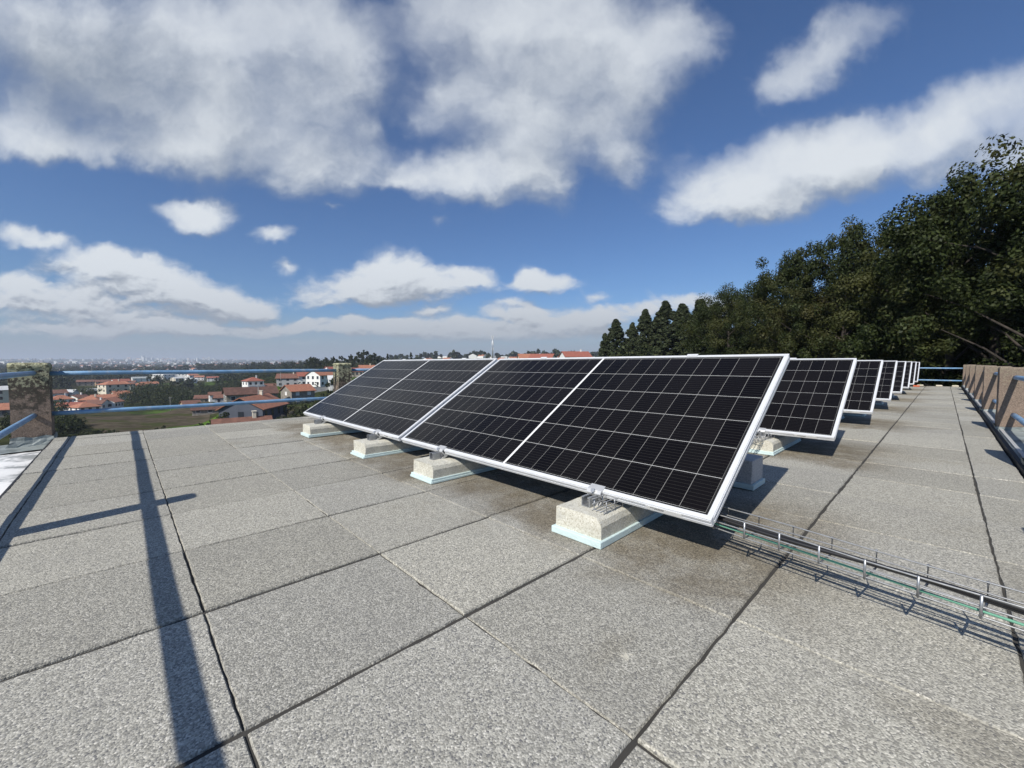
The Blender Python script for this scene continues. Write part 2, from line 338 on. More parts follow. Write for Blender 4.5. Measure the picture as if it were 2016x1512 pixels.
# solar cells
def cell_material(L_, W_):
    m, t, b = mat('solar_cells')
    tcn = N(t, 'ShaderNodeTexCoord'); sp = N(t, 'ShaderNodeSeparateXYZ', {0: tcn.outputs['Object']})
    x, y = sp.outputs[0], sp.outputs[1]
    mg = .010; half = L_/2; gap = .007; cw = (half-mg-gap)/11; rh = (W_-2*mg)/6
    ym = MATH(t, 'ABSOLUTE', MATH(t, 'SUBTRACT', y, half))            # distance from the middle gap
    yc = MATH(t, 'DIVIDE', MATH(t, 'SUBTRACT', ym, gap), cw); xc = MATH(t, 'DIVIDE', MATH(t, 'SUBTRACT', x, mg), rh)
    def line(v, wd):                                                  # 1 on the line at whole numbers
        d = MATH(t, 'ABSOLUTE', MATH(t, 'SUBTRACT', MATH(t, 'FRACT', MATH(t, 'ADD', v, .5)), .5)); return MATH(t, 'LESS_THAN', d, wd)
    lv = line(yc, 0.0008/cw); lh = line(xc, 0.0011/rh)
    mid = MATH(t, 'LESS_THAN', ym, gap)
    edge = MATH(t, 'MAXIMUM', MATH(t, 'GREATER_THAN', yc, 11.0), MATH(t, 'MAXIMUM', MATH(t, 'LESS_THAN', xc, 0.0), MATH(t, 'GREATER_THAN', xc, 6.0)))
    bus = line(MATH(t, 'ADD', MATH(t, 'MULTIPLY', xc, 10.0), .5), .05)
    nn = N(t, 'ShaderNodeTexWhiteNoise', {'Vector': N(t, 'ShaderNodeCombineXYZ', {0: MATH(t, 'FLOOR', xc), 1: MATH(t, 'FLOOR', MATH(t, 'DIVIDE', MATH(t, 'SUBTRACT', y, mg), cw))}).outputs[0]})
    c = MIXC(t, nn.outputs[0], (.0045, .0040, .0048), (.0085, .0075, .0080))
    c = MIXC(t, bus, c, (.026, .025, .023))
    c = MIXC(t, lv, c, (.26, .255, .24)); c = MIXC(t, lh, c, (.50, .50, .48)); c = MIXC(t, edge, c, (.02, .02, .02)); c = MIXC(t, mid, c, (.72, .72, .71))
    t.links.new(c, b.inputs['Base Color'])
    b.inputs['Roughness'].default_value = .16; b.inputs['IOR'].default_value = 1.22; b.inputs['Specular IOR Level'].default_value = .38
    d = N(t, 'ShaderNodeTexNoise', {'Vector': tcn.outputs['Object'], 'Scale': 2.2, 'Detail': 5.0})
    t.links.new(SMOOTH(t, d.outputs[0], .3, .8, .10, .24), b.inputs['Roughness'])
    return m

# paving of mineral-faced slabs
def paving_material():
    m, t, b = mat('mineral_paving')
    geo = N(t, 'ShaderNodeNewGeometry'); P = geo.outputs['Position']
    at_ = N(t, 'ShaderNodeAttribute', attribute_name='slab')
    sa = N(t, 'ShaderNodeSeparateColor', {0: at_.outputs['Color']})
    v = N(t, 'ShaderNodeTexVoronoi', {'Vector': P, 'Scale': 280.0})
    sp = N(t, 'ShaderNodeSeparateColor', {0: v.outputs['Color']})
    c = MIXC(t, SMOOTH(t, sp.outputs[0], .05, .95), (.245, .236, .206), (.465, .448, .388))
    c = MIXC(t, SMOOTH(t, sp.outputs[1], .86, .97), c, (.61, .585, .515))
    c = MIXC(t, SMOOTH(t, sp.outputs[2], .86, .97), c, (.17, .168, .162))
    v2 = N(t, 'ShaderNodeTexVoronoi', {'Vector': P, 'Scale': 95.0})
    s2 = N(t, 'ShaderNodeSeparateColor', {0: v2.outputs['Color']})
    c = MIXC(t, SMOOTH(t, s2.outputs[0], .80, 1.0, 0, .30), c, (.20, .195, .182))
    n = N(t, 'ShaderNodeTexNoise', {'Vector': P, 'Scale': 3.2, 'Detail': 6.0, 'Roughness': .6})
    c = MIXC(t, SMOOTH(t, n.outputs[0], .42, .78, 0, .28), c, (.25, .242, .222))
    # each slab a little lighter or darker, warmer or cooler
    k = N(t, 'ShaderNodeMapRange', {0: sa.outputs[0], 3: .88, 4: 1.10}).outputs[0]
    c = MIXC(t, 1.0, c, N(t, 'ShaderNodeCombineColor', {0: k, 1: k, 2: k}).outputs[0], 'MULTIPLY')
    c = MIXC(t, MATH(t, 'MULTIPLY', sa.outputs[1], .5), c, MIXC(t, 1.0, c, (1.02, 1.0, .94), 'MULTIPLY'))
    # dirt washed off the panels: long dark stains along their lower edges, and damp corners of some slabs
    px = N(t, 'ShaderNodeSeparateXYZ', {0: P})
    ph = MATH(t, 'FRACT', MATH(t, 'DIVIDE', MATH(t, 'SUBTRACT', px.outputs[0], 1.10*U), 3.2452*U))
    n4 = N(t, 'ShaderNodeTexNoise', {'Vector': P, 'Scale': 2.1, 'Detail': 5.0, 'Roughness': .62, 'Distortion': .6})
    wob = MATH(t, 'MULTIPLY_ADD', n4.outputs[0], .34, MATH(t, 'MULTIPLY', ph, 1.0))
    band = MATH(t, 'MULTIPLY', SMOOTH(t, wob, .30, .44), SMOOTH(t, ph, .80, .58))
    yin = MATH(t, 'MULTIPLY', MATH(t, 'MULTIPLY', SMOOTH(t, px.outputs[1], .05, .50), SMOOTH(t, px.outputs[1], 5.6, 4.9)), SMOOTH(t, px.outputs[0], .45, .80))
    n5 = N(t, 'ShaderNodeTexNoise', {'Vector': P, 'Scale': 5.5, 'Detail': 4.0, 'Roughness': .7})
    dirt = MATH(t, 'MULTIPLY', MATH(t, 'MULTIPLY', band, yin), SMOOTH(t, n5.outputs[0], .25, .62, .25, .85))
    c = MIXC(t, dirt, c, MIXC(t, 1.0, c, (.46, .40, .32), 'MULTIPLY'))
    n6 = N(t, 'ShaderNodeTexNoise', {'Vector': P, 'Scale': 1.35, 'Detail': 6.0, 'Roughness': .6, 'Distortion': .4})
    damp = MATH(t, 'MULTIPLY', MATH(t, 'MULTIPLY', SMOOTH(t, n6.outputs[0], .56, .66), SMOOTH(t, sa.outputs[2], .35, .6, 0, .6)), SMOOTH(t, px.outputs[0], .2, 1.0, .05, 1.0))
    c = MIXC(t, damp, c, MIXC(t, 1.0, c, (.74, .715, .67), 'MULTIPLY'))
    # bird droppings and scuffs
    v3 = N(t, 'ShaderNodeTexVoronoi', {'Vector': P, 'Scale': 2.3})
    n7 = N(t, 'ShaderNodeTexNoise', {'Vector': P, 'Scale': 60.0, 'Detail': 3.0})
    s3 = N(t, 'ShaderNodeSeparateColor', {0: v3.outputs['Color']})
    spot = MATH(t, 'MULTIPLY', MATH(t, 'MULTIPLY', SMOOTH(t, v3.outputs['Distance'], .07, .02), SMOOTH(t, n7.outputs[0], .45, .60)), SMOOTH(t, s3.outputs[0], .62, .7))
    c = MIXC(t, MATH(t, 'MULTIPLY', spot, .75), c, (.62, .58, .47))
    t.links.new(c, b.inputs['Base Color']); b.inputs['Roughness'].default_value = .9; b.inputs['Specular IOR Level'].default_value = .2
    hgt = MATH(t, 'ADD', MATH(t, 'SUBTRACT', 1.0, v.outputs['Distance']), MATH(t, 'MULTIPLY', sp.outputs[1], .8))
    bp = N(t, 'ShaderNodeBump', {'Strength': .42, 'Distance': .003, 'Height': hgt}); t.links.new(bp.outputs[0], b.inputs['Normal'])
    return m
PAVE = paving_material()
BED = plain('dark_joint_bed', (.045, .042, .037), .95)

def leaf_material(name, c1, c2, c3, trans=.25):
    m, t, b = mat(name)
    geo = N(t, 'ShaderNodeNewGeometry'); tcn = N(t, 'ShaderNodeTexCoord')
    n = N(t, 'ShaderNodeTexNoise', {'Vector': tcn.outputs['Object'], 'Scale': .55, 'Detail': 3.0})
    c = MIXC(t, SMOOTH(t, geo.outputs['Random Per Island'], 0, 1), c1, c2)
    c = MIXC(t, SMOOTH(t, n.outputs[0], .48, .68, 0, .8), c, c3)
    df = N(t, 'ShaderNodeBsdfDiffuse', {0: c}); tr = N(t, 'ShaderNodeBsdfTranslucent', {0: c}); gl = N(t, 'ShaderNodeBsdfGlossy', {0: (.5, .52, .45, 1), 1: .55})
    mx = N(t, 'ShaderNodeMixShader', {0: trans, 1: df.outputs[0], 2: tr.outputs[0]})
    mx2 = N(t, 'ShaderNodeMixShader', {0: .025, 1: mx.outputs[0], 2: gl.outputs[0]})
    t.links.new(mx2.outputs[0], t.nodes['Material Output'].inputs[0]); t.nodes.remove(b)
    return m
OAK = leaf_material('dark_evergreen_leaves', (.011, .018, .006), (.044, .058, .017), (.062, .064, .020), .18)
OAK2 = leaf_material('olive_leaves', (.015, .021, .007), (.060, .066, .020), (.080, .070, .026), .18)
EUC = leaf_material('eucalyptus_leaves', (.030, .042, .020), (.085, .100, .050), (.062, .076, .032), .25)
MIDG = leaf_material('valley_tree_leaves', (.018, .026, .011), (.048, .062, .022), (.065, .070, .026), .15)
YELG = leaf_material('yellow_green_leaves', (.07, .085, .018), (.15, .15, .03), (.10, .12, .03), .2)
GREYB = leaf_material('bare_grey_twigs', (.10, .095, .085), (.20, .19, .17), (.16, .15, .13), .1)
WOODM = leaf_material('far_wood_leaves', (.014, .022, .011), (.034, .044, .020), (.045, .048, .022), .1)

# ------------------------------------------------------------------ terrain
GP = []                                      # ground control points: azimuth (deg), distance, height
def gp(px, py, dist):
    p = at(px, py, dist); GP.append((math.degrees(math.atan2(p.y, p.x)), dist, p.z))
for px in (0, 100, 200, 300, 400): 
    for (py, d) in ((858, 150), (836, 190), (815, 300), (795, 360), (775, 470), (757, 700), (743, 1000), (731, 1700), (722.5, 3000), (716, 5000), (709, 8000), (709, 13000)): gp(px, py, d)
for (px, py, d) in ((500, 845, 100), (500, 824, 128), (560, 815, 150), (585, 793, 190), (480, 790, 180), (420, 786, 270), (370, 790, 330), (497, 772, 300), (565, 760, 260), (635, 760, 240), (700, 775, 150), (700, 745, 260),
                    (690, 733, 350), (600, 735, 420), (560, 742, 450), (470, 748, 560), (430, 727, 1100), (520, 728, 800), (350, 750, 700), (700, 724, 700), (600, 721, 1500), (500, 719, 2500), (600, 716, 5000), (700, 712, 5000), (600, 710, 8000), (700, 708, 8000),
                    (800, 790, 120), (800, 730, 260), (800, 718, 500), (1000, 780, 110), (1000, 722, 250), (1000, 712, 500), (1130, 714, 240), (1060, 714, 260), (1200, 770, 90), (1200, 722, 200), (900, 706, 900), (1100, 706, 900), (1100, 706, 4000), (900, 706, 4000), (800, 707, 8000), (1200, 706, 8000)): gp(px, py, d)
for a in range(-180, 181, 20):
    GP.append((a, 12, -10.0)); GP.append((a, 30, -10.0)); GP.append((a, 55, -10.5))
    if a < 30 or a > 110:
        for d, z in ((120, -12), (300, -14), (900, -14), (3000, -10), (12000, 20)): GP.append((a, d, z))
GP = np.array(GP); GC = np.stack([GP[:, 0]/7.0, np.log(GP[:, 1])/.22], 1)
def ground_z(x, y):
    x = np.atleast_1d(np.asarray(x, float)); y = np.atleast_1d(np.asarray(y, float))
    az = np.degrees(np.arctan2(y, x)); r = np.hypot(x, y)+1e-6
    out = np.empty(len(x))
    for s in range(0, len(x), 4000):
        q = np.stack([az[s:s+4000]/7.0, np.log(np.maximum(r[s:s+4000], 12))/.22], 1)
        d2 = ((q[:, None]-GC[None])**2).sum(2)+.12
        wgt = d2**-2.2; out[s:s+4000] = (wgt*GP[None, :, 2]).sum(1)/wgt.sum(1)
    return out
def gz(x, y): return float(ground_z(x, y)[0])
def on_ground(px, dist, lift=0.0):
    p = at(px, 720, dist); return Vector((p.x, p.y, gz(p.x, p.y)+lift))
na, radii = 480, np.exp(np.linspace(math.log(11), math.log(14000), 125))
AZ = np.radians(np.linspace(-180, 180, na, endpoint=False))
X = np.cos(AZ)[:, None]*radii[None]; Y = np.sin(AZ)[:, None]*radii[None]
Z = ground_z(X.ravel(), Y.ravel()).reshape(X.shape)
rng = np.random.default_rng(3)
Z += np.where(radii[None] > 2200, 1, 0)*rng.normal(0, 1, Z.shape)*np.minimum(radii[None]/2200, 3)*1.6
V = np.stack([X, Y, Z], -1).reshape(-1, 3); nr = len(radii)
I, J = np.meshgrid(np.arange(na), np.arange(nr-1), indexing='ij'); I2 = (I+1) % na
F = np.stack([I*nr+J, I*nr+J+1, I2*nr+J+1, I2*nr+J], -1).reshape(-1, 4)
m, t, b = mat('countryside')
P = N(t, 'ShaderNodeNewGeometry').outputs['Position']
v = N(t, 'ShaderNodeTexVoronoi', {'Vector': P, 'Scale': .022}); vs = N(t, 'ShaderNodeSeparateColor', {0: v.outputs['Color']})
n = N(t, 'ShaderNodeTexNoise', {'Vector': P, 'Scale': .09, 'Detail': 8.0, 'Roughness': .7})
c = MIXC(t, SMOOTH(t, vs.outputs[0], .3, .7), (.045, .055, .020), (.075, .066, .036))
c = MIXC(t, SMOOTH(t, vs.outputs[1], .72, .8), c, (.07, .12, .022))
c = MIXC(t, SMOOTH(t, n.outputs[0], .42, .62), c, (.026, .032, .014))
t.links.new(c, b.inputs['Base Color']); b.inputs['Roughness'].default_value = 1; b.inputs['Specular IOR Level'].default_value = 0
tag(link('countryside_ground', mesh_np('countryside_ground', V, F, True), m), kind='structure')

def patch(name, corners, m, lift=.15, n=14):              # a field: corners as (sight line, distance)
    c = [on_ground(px, d) for px, d in corners]; vv = []; ff = []
    for i in range(n+1):
        for j in range(n+1):
            a, b_ = i/n, j/n
            p = (c[0]*(1-a)+c[1]*a)*(1-b_)+(c[3]*(1-a)+c[2]*a)*b_
            vv.append((p.x, p.y, gz(p.x, p.y)+lift))
    for i in range(n):
        for j in range(n): ff.append((i*(n+1)+j, (i+1)*(n+1)+j, (i+1)*(n+1)+j+1, i*(n+1)+j+1))
    return tag(link(name, mesh_np(name, vv, ff, True), m), kind='structure')
patch('fallow_field', [(150, 270), (420, 300), (400, 160), (190, 150)], plain('fallow_soil', (.085, .070, .050), 1, 0, .35, .25, 0, 1, 0, (.055, .062, .024), .08, .5, .62))
patch('green_field', [(330, 172), (440, 185), (450, 118), (250, 122)], plain('fresh_grass', (.075, .135, .020), 1, 0, .4, .4, 0, 1, 0, (.028, .042, .014), .22, .5, .6), .3)
patch('meadow', [(512, 255), (548, 262), (552, 222), (508, 218)], plain('meadow_grass', (.065, .10, .022), 1, 0, .3, .3, 0, 1, 0), .4)
patch('lower_garden', [(600, 172), (700, 190), (700, 130), (610, 128)], plain('garden_grass', (.055, .075, .022), 1, 0, .35, .4, 0, 1, 0, (.03, .035, .015), .25, .48, .6), .4)

# ------------------------------------------------------------------ the building below, and its paved roof
XW, XE, YS, YN = -.69*U, 26.0*U, -.515*U, 8.36*U          # edges of the paving
bld = empty('flat_roof_building', (12*U, 4*U, 0))
tag(bld, 'building under the photographer whose flat roof carries the paving and panels', 'building')
mb = MB(); mb.box((-2.2*U-12*U, -1.6*U-4*U, -10.2), (26.4*U-12*U, 8.62*U-4*U, -.105)); mb.build('wall', CONC_PLAIN, bld)
def lumpy(name, x0, x1, y0, y1, z, m, nx, ny, amp, seed, parent, slope=None):
    rr = random.Random(seed); vv = []; ff = []
    for i in range(nx+1):
        for j in range(ny+1):
            x = x0+(x1-x0)*i/nx; y = y0+(y1-y0)*j/ny
            vv.append((x-12*U, y-4*U, z+(slope(x, y) if slope else 0)+amp*mnoise.noise(Vector((x*3, y*3, seed)))+amp*.5*mnoise.noise(Vector((x*11, y*9, seed)))))
    for i in range(nx):
        for j in range(ny): ff.append((i*(ny+1)+j, (i+1)*(ny+1)+j, (i+1)*(ny+1)+j+1, i*(ny+1)+j+1))
    return link(name, mesh_np(name, vv, ff, True), m, parent)
lumpy('white_membrane', -1.75*U, XW+.01, -1.2*U, 8.0*U, -.075, WHITEM, 20, 110, .012, 5, bld)
lumpy('edge_flashing', -1.75*U, -.62*U, 8.0*U, 8.6*U, -.062, FLASH, 20, 12, .018, 8, bld)
lumpy('side_flashing', -1.0*U, 26.2*U, -1.55*U, YS-.015, .0, FLASH, 200, 14, .010, 9, bld, slope=lambda x, y: .018+.03*max(0, (YS-y)/(1.0*U)))
mb = MB()
mb.box((XW-.016-12*U, -1.0*U-4*U, -.1), (XW-.004-12*U, 8.35*U-4*U, -.012)); mb.box((-.7*U-12*U, YS-.030-4*U, -.1), (26*U-12*U, YS-.006-4*U, .028))
mb.build('edge_sealant', TAR, bld)
# pale metal strip along the right-hand flashing
mb = MB(); mb.box((.4*U-12*U, YS-.070-4*U, .02), (25.8*U-12*U, YS-.048-4*U, .033)); mb.build('metal_strip', ALU2, bld)

rs = random.Random(11)
s_, XA, Y0 = .7486*U, .2118*U, 5.7748*U
vs_, fs_, cols = [], [], []
def slab(x0, x1, y0, y1, base, tw, warm, dmp, tx, ty):
    b0 = len(vs_); pts = []; n = 14
    def edge(p, q):
        for i in range(n):
            a = i/n; e = 0 if i == 0 else 1
            dx, dy = q[0]-p[0], q[1]-p[1]; l = math.hypot(dx, dy) or 1
            j = rs.gauss(0, .0011)*e+.0007*mnoise.noise(Vector((p[0]+dx*a, p[1]+dy*a, 1))*14)
            pts.append((p[0]+dx*a-dy/l*j, p[1]+dy*a+dx/l*j))
    edge((x0, y0), (x1, y0)); edge((x1, y0), (x1, y1)); edge((x1, y1), (x0, y1)); edge((x0, y1), (x0, y0))
    cx_, cy_ = (x0+x1)/2, (y0+y1)/2; k = len(pts)
    def zf(x, y): return base+tx*(x-cx_)+ty*(y-cy_)
    for (x, y) in pts: vs_.append((x+(cx_-x)*.011, y+(cy_-y)*.011, zf(x, y)))     # top, inside a worn arris
    for (x, y) in pts: vs_.append((x, y, zf(x, y)-.0035-abs(rs.gauss(0, .001))))
    for (x, y) in pts: vs_.append((x, y, -.05))
    fs_.append(list(range(b0, b0+k))); cols.append((tw, warm, dmp))
    for o in (0, k):
        for i in range(k):
            a, c_ = b0+o+i, b0+o+(i+1) % k
            fs_.append([a, a+k, c_+k, c_]); cols.append((tw*.6, warm, dmp))
jx = {0: .0035, 1: .003, 2: .0025, 3: .0035}; jy = {0: .013, 1: .013, 2: .014, 3: .013, 4: .014, 5: .013, 6: .013, 7: .010, 8: .007}
for i in range(-2, 36):
    for k in range(-5, 12):
        x0, x1 = XA+s_*(i-1), XA+s_*i; y1, y0 = Y0-s_*(k-1), Y0-s_*k
        x0, x1, y0, y1 = max(x0, XW), min(x1, XE), max(y0, YS), min(y1, YN)
        if x1-x0 < .02 or y1-y0 < .02: continue
        gx = .5*jx.setdefault(i, rs.choice([.003, .004, .006])); gx1 = .5*jx.setdefault(i-1, rs.choice([.003, .004, .006]))
        gy = .5*jy.setdefault(k, rs.choice([.008, .010, .012])); gy1 = .5*jy.setdefault(k-1, rs.choice([.008, .010, .012]))
        r_ = lambda: rs.uniform(-.0012, .0015)
        slab(x0+gx1+r_(), x1-gx-r_(), y0+gy+r_(), y1-gy1-r_(), rs.gauss(0, .0016), rs.random(), rs.random(), rs.random(), rs.gauss(0, .0028), rs.gauss(0, .0028))
me = bpy.data.meshes.new('roof_paving'); me.from_pydata(vs_, [], fs_); me.update()
ca = me.color_attributes.new('slab', 'FLOAT_COLOR', 'CORNER'); arr = []
for f, c in zip(me.polygons, cols): arr += [c[0], c[1], c[2], 1.0]*f.loop_total
ca.data.foreach_set('color', arr)
tag(link('roof_paving', me, PAVE), kind='structure')
mb = MB(); mb.box((XW+.002, YS+.002, -.098), (XE-.002, YN-.002, -.0062)); tag(mb.build('roof_bed', BED), kind='structure')

# ------------------------------------------------------------------ railings
def pillar(parent, name, x0, x1, y0, y1, h, m, seed, taper=.012, ox=(0, 0)):
    bm = bmesh.new(); nz = 10; rr = random.Random(seed); rings = []
    hx, hy = (x1-x0)/2, (y1-y0)/2; cx_, cy_ = (x0+x1)/2, (y0+y1)/2
    prof = [(-1, -1), (0, -1), (1, -1), (1, 0), (1, 1), (0, 1), (-1, 1), (-1, 0)]
    for k in range(nz+1):
        z = -.06+(h+.06)*k/nz; tt = 1-taper*k/nz
        if k == nz: tt -= .06
        if k == nz-1: z = h-.012
        rings.append([bm.verts.new((cx_-ox[0]+hx*px*tt+rr.gauss(0, .0016), cy_-ox[1]+hy*py*tt+rr.gauss(0, .0016), z+(rr.gauss(0, .003) if k == nz else 0))) for px, py in prof])
    for A, B in zip(rings, rings[1:]):
        for k in range(8): bm.faces.new((A[k], A[(k+1) % 8], B[(k+1) % 8], B[k]))
    bm.faces.new(rings[-1])
    bmesh.ops.recalc_face_normals(bm, faces=bm.faces)
    me = bpy.data.meshes.new(name); bm.to_mesh(me); bm.free(); return link(name, me, m, parent)
def wrap(parent, x0, x1, y0, y1, h, seed, ox, m=FLASH):    # crumpled flashing dressed round a post's foot
    bm = bmesh.new(); rr = random.Random(seed); rings = []; n = 6
    for k in range(5):
        z = -.07+(h+.07)*k/4; e = .010+.022*(1-k/4)**2; ring = []
        P4 = [(x0-e, y0-e), (x1+e, y0-e), (x1+e, y1+e), (x0-e, y1+e)]
        for a in range(4):
            p, q = P4[a], P4[(a+1) % 4]
            for i in range(n): ring.append(bm.verts.new((p[0]+(q[0]-p[0])*i/n+rr.gauss(0, .004)-ox[0], p[1]+(q[1]-p[1])*i/n+rr.gauss(0, .004)-ox[1], z+rr.gauss(0, .006))))
        rings.append(ring)
    for A, B in zip(rings, rings[1:]):
        for k in range(len(A)): bm.faces.new((A[k], A[(k+1) % len(A)], B[(k+1) % len(A)], B[k]))
    bmesh.ops.recalc_face_normals(bm, faces=bm.faces)
    me = bpy.data.meshes.new('flashing'); bm.to_mesh(me); bm.free(); return link('flashing', me, m, parent)
def crust(parent, x0, x1, y0, y1, h, seed, ox, drop):      # ragged lichen crust over a post's head
    bm = bmesh.new(); rr = random.Random(seed); n = 9; rings = []; cx_, cy_ = (x0+x1)/2, (y0+y1)/2
    base = []
    P4 = [(x0, y0), (x1, y0), (x1, y1), (x0, y1)]
    for a in range(4):
        p, q = P4[a], P4[(a+1) % 4]
        for i in range(n): base.append((p[0]+(q[0]-p[0])*i/n, p[1]+(q[1]-p[1])*i/n))
    low = [drop*(.25+1.0*abs(mnoise.noise(Vector((x*19, y*19, seed))))) for x, y in base]
    for f, e in ((1, -.030), (.6, .003), (.15, .006), (-.06, -.004), (-.09, -.05)):
        rg = []
        for (x, y), l in zip(base, low):
            d = Vector((x-cx_, y-cy_)); d *= (d.length+e+rr.gauss(0, .002))/d.length
            rg.append(bm.verts.new((cx_+d.x-ox[0], cy_+d.y-ox[1], h-l*f if f > 0 else h+.012*(-f/.09)+rr.gauss(0, .002))))
        rings.append(rg)
    for A, B in zip(rings, rings[1:]):
        for k in range(len(A)): bm.faces.new((A[k], A[(k+1) % len(A)], B[(k+1) % len(A)], B[k])).smooth = True
    bm.faces.new(rings[-1]); bmesh.ops.recalc_face_normals(bm, faces=bm.faces)
    me = bpy.data.meshes.new('lichen'); bm.to_mesh(me); bm.free(); return link('lichen', me, LICHEN, parent)
def rail(parent, p, q, ox, rad=.0205, name='rail'):
    mb = MB(); a, b_ = Vector(p), Vector(q); pts = [a.lerp(b_, i/8) for i in range(9)]
    pts = [Vector((v.x-ox[0], v.y-ox[1], v.z+.002*math.sin(i*1.3))) for i, v in enumerate(pts)]
    return mb.tube(pts, rad, 14).build(name, BLUE, parent)
# far edge: corner post and the posts after it along the paving's far side
o = (1.2*U, 8.5*U); far = empty('far_railing', (*o, 0))
tag(far, 'blue two-bar railing on square lichen-covered posts along the roof edge towards the valley', 'railing')
PX = [(-1.07, -.71), (3.17, 3.44), (7.35, 7.63), (11.55, 11.83), (15.75, 16.03), (19.95, 20.23), (24.15, 24.43)]
for k, (a, b_) in enumerate(PX):
    pl = pillar(far, 'post', a*U, b_*U, 8.39*U, (8.74 if k == 0 else 8.68)*U, 1.005*U, POST, 20+k, .02, o)
    if k == 0: tag(pl, label='thick square corner post with grey-green lichen over its top')
    wrap(pl, a*U, b_*U, 8.39*U, 8.7*U, .03*U, 40+k, o)
    if k < 2: crust(pl, a*U, b_*U, 8.39*U, (8.74 if k == 0 else 8.68)*U, 1.005*U, 7+k, o, (.06, .13)[k == 0])
for k in range(len(PX)-1):
    for z in (.877, .318): rail(far, (PX[k][1]*U-.01, 8.53*U, z*U), (PX[k+1][0]*U+.01, 8.53*U, z*U), o)
# left side: bars running back from the corner post, with a flat steel post
o = (-.85*U, 3.6*U); lef = empty('left_railing', (*o, 0))
tag(lef, 'weathered blue-grey two-bar railing running from the corner post along the left roof edge', 'railing')
rail(lef, (-.85*U, 8.41*U, .885*U), (-.85*U, -4*U, .885*U), o); rail(lef, (-.865*U, 8.41*U, .315*U), (-.865*U, -4*U, .315*U), o)
mb = MB(); mb.box((-.045*U, -.02, -.08), (.045*U, .095, 1.12*U), bev=.03, seg=3)
mb.build('post', DKSTEEL, lef).location = (0, .03*U, 0)
pillar(lef, 'post', -1.07*U, -.71*U, -4.3*U, -4.0*U, 1.005*U, POST, 61, .02, o)
# right side: a row of pebbledash posts joined by bars
o = (13*U, -.75*U); rig = empty('right_railing', (*o, 0))
tag(rig, 'row of brown pebbledash posts joined by blue bars beside the walkway at the right', 'railing')
RX = [2.60, 5.945, 9.289, 12.632, 15.975, 19.318, 22.661, 25.95]
for k, x in enumerate(RX):
    pl = pillar(rig, 'post', x*U, (x+.34)*U, -.93*U, -.565*U, .945*U, POST2, 80+k, .004, o)
    wrap(pl, x*U, (x+.34)*U, -.93*U, -.565*U, .085*U, 90+k, o)
    if k < len(RX)-1:
        for z in (.80, .26): rail(rig, ((x+.33)*U, -.715*U, z*U), (RX[k+1]*U+.01, -.715*U, z*U), o, .0215)
# far end of the roof
o = (26*U, 4*U); end = empty('end_railing', (*o, 0))
tag(end, 'blue two-bar railing closing the far end of the walkway before the dark wood', 'railing')
for z in (.795, .262): rail(end, (26.05*U, 8.4*U, z*U), (26.05*U, -.6*U, z*U), o, .0215)
pillar(end, 'post', 25.95*U, 26.2*U, 4.0*U, 4.3*U, .9*U, POST, 71, .02, o)
for k, (y, dx) in enumerate(((.70, 0), (.12, .1), (-.36, .15))):
    mb = MB(); mb.box((-.05, -.07, 0), (.05, .07, .045), bev=.014)
    tag(mb.build('broken_stone', CREAMST), ['pale stone lying at the left corner of the walkway end', 'pale stone lying in the middle of the walkway end', 'pale stone lying against the right posts at the walkway end'][k], 'stone', 'stones at the far end of the walkway').location = ((25.7+dx)*U, y*U, 0)

# ------------------------------------------------------------------ solar panels and what carries them
PL, PW, TILT = (3.8498-.7563-.035)*U, 1.6006*U, math.atan2(.83, 1.3686)
CELLS = cell_material(PL-.036, PW-.036)
ORD = ['nearest', 'second', 'third', 'fourth', 'fifth', 'sixth', 'seventh', 'farthest']
def rowname(k): return 'nearest row' if k == 0 else ORD[k]+' row'
def make_panel():
    r = empty('solar_panel'); fw, th = .018, .032
    mb = MB()
    mb.box((0, 0, -th), (fw, PL, 0)); mb.box((PW-fw, 0, -th), (PW, PL, 0))
    mb.box((fw+.0005, 0, -th), (PW-fw-.0005, fw, -.0006)); mb.box((fw+.0005, PL-fw, -th), (PW-fw-.0005, PL, -.0006))
    # small lip and groove along the outer side of the frame
    mb.box((-.0025, .002, -.012), (0-.0002, PL-.002, -.004)); mb.box((-.0025, .002, -.030), (0-.0002, PL-.002, -.020))
    mb.box((fw, -.0025, -.012), (PW-fw, -.0002, -.004)); mb.box((fw, -.0025, -.030), (PW-fw, -.0002, -.020))
    mb.build('frame', ALU, r)
    mb = MB(); mb.box((0, 0, -.005), (PW-2*fw, PL-2*fw, 0)); cl = mb.build('cell_sheet', CELLS, r); cl.location = (fw, fw, -.0035)
    mb = MB(); mb.box((.05, .05, -.007), (PW-.05, PL-.05, -.0058)); mb.box((PW*.45, PL*.5-.05, -.03), (PW*.45+.09, PL*.5+.05, -.0072)); mb.build('back_sheet', plain('white_back_sheet', (.6, .6, .6), .6), r)
    mb = MB(); mb.box((-.0035, .10, -.026), (-.0027, .235, -.006)); st = mb.build('sticker', LABELW, r)
    mb = MB()
    for i in range(9): mb.box((-.0043, .165+i*.006, -.012), (-.0037, .165+i*.006+.0042, -.009))
    for i in range(6): mb.box((-.0043, .168+i*.006, -.0165), (-.0037, .168+i*.006+.0042, -.0145))
    mb.build('print', INK, st)
    for y in (.46, PL-.50):
        mb = MB(); mb.box((PW-.012, y-.03, .0005), (PW+.006, y+.03, .006), bev=.0015); mb.build('top_clamp', ALU, r)
    return r
panel0 = make_panel()
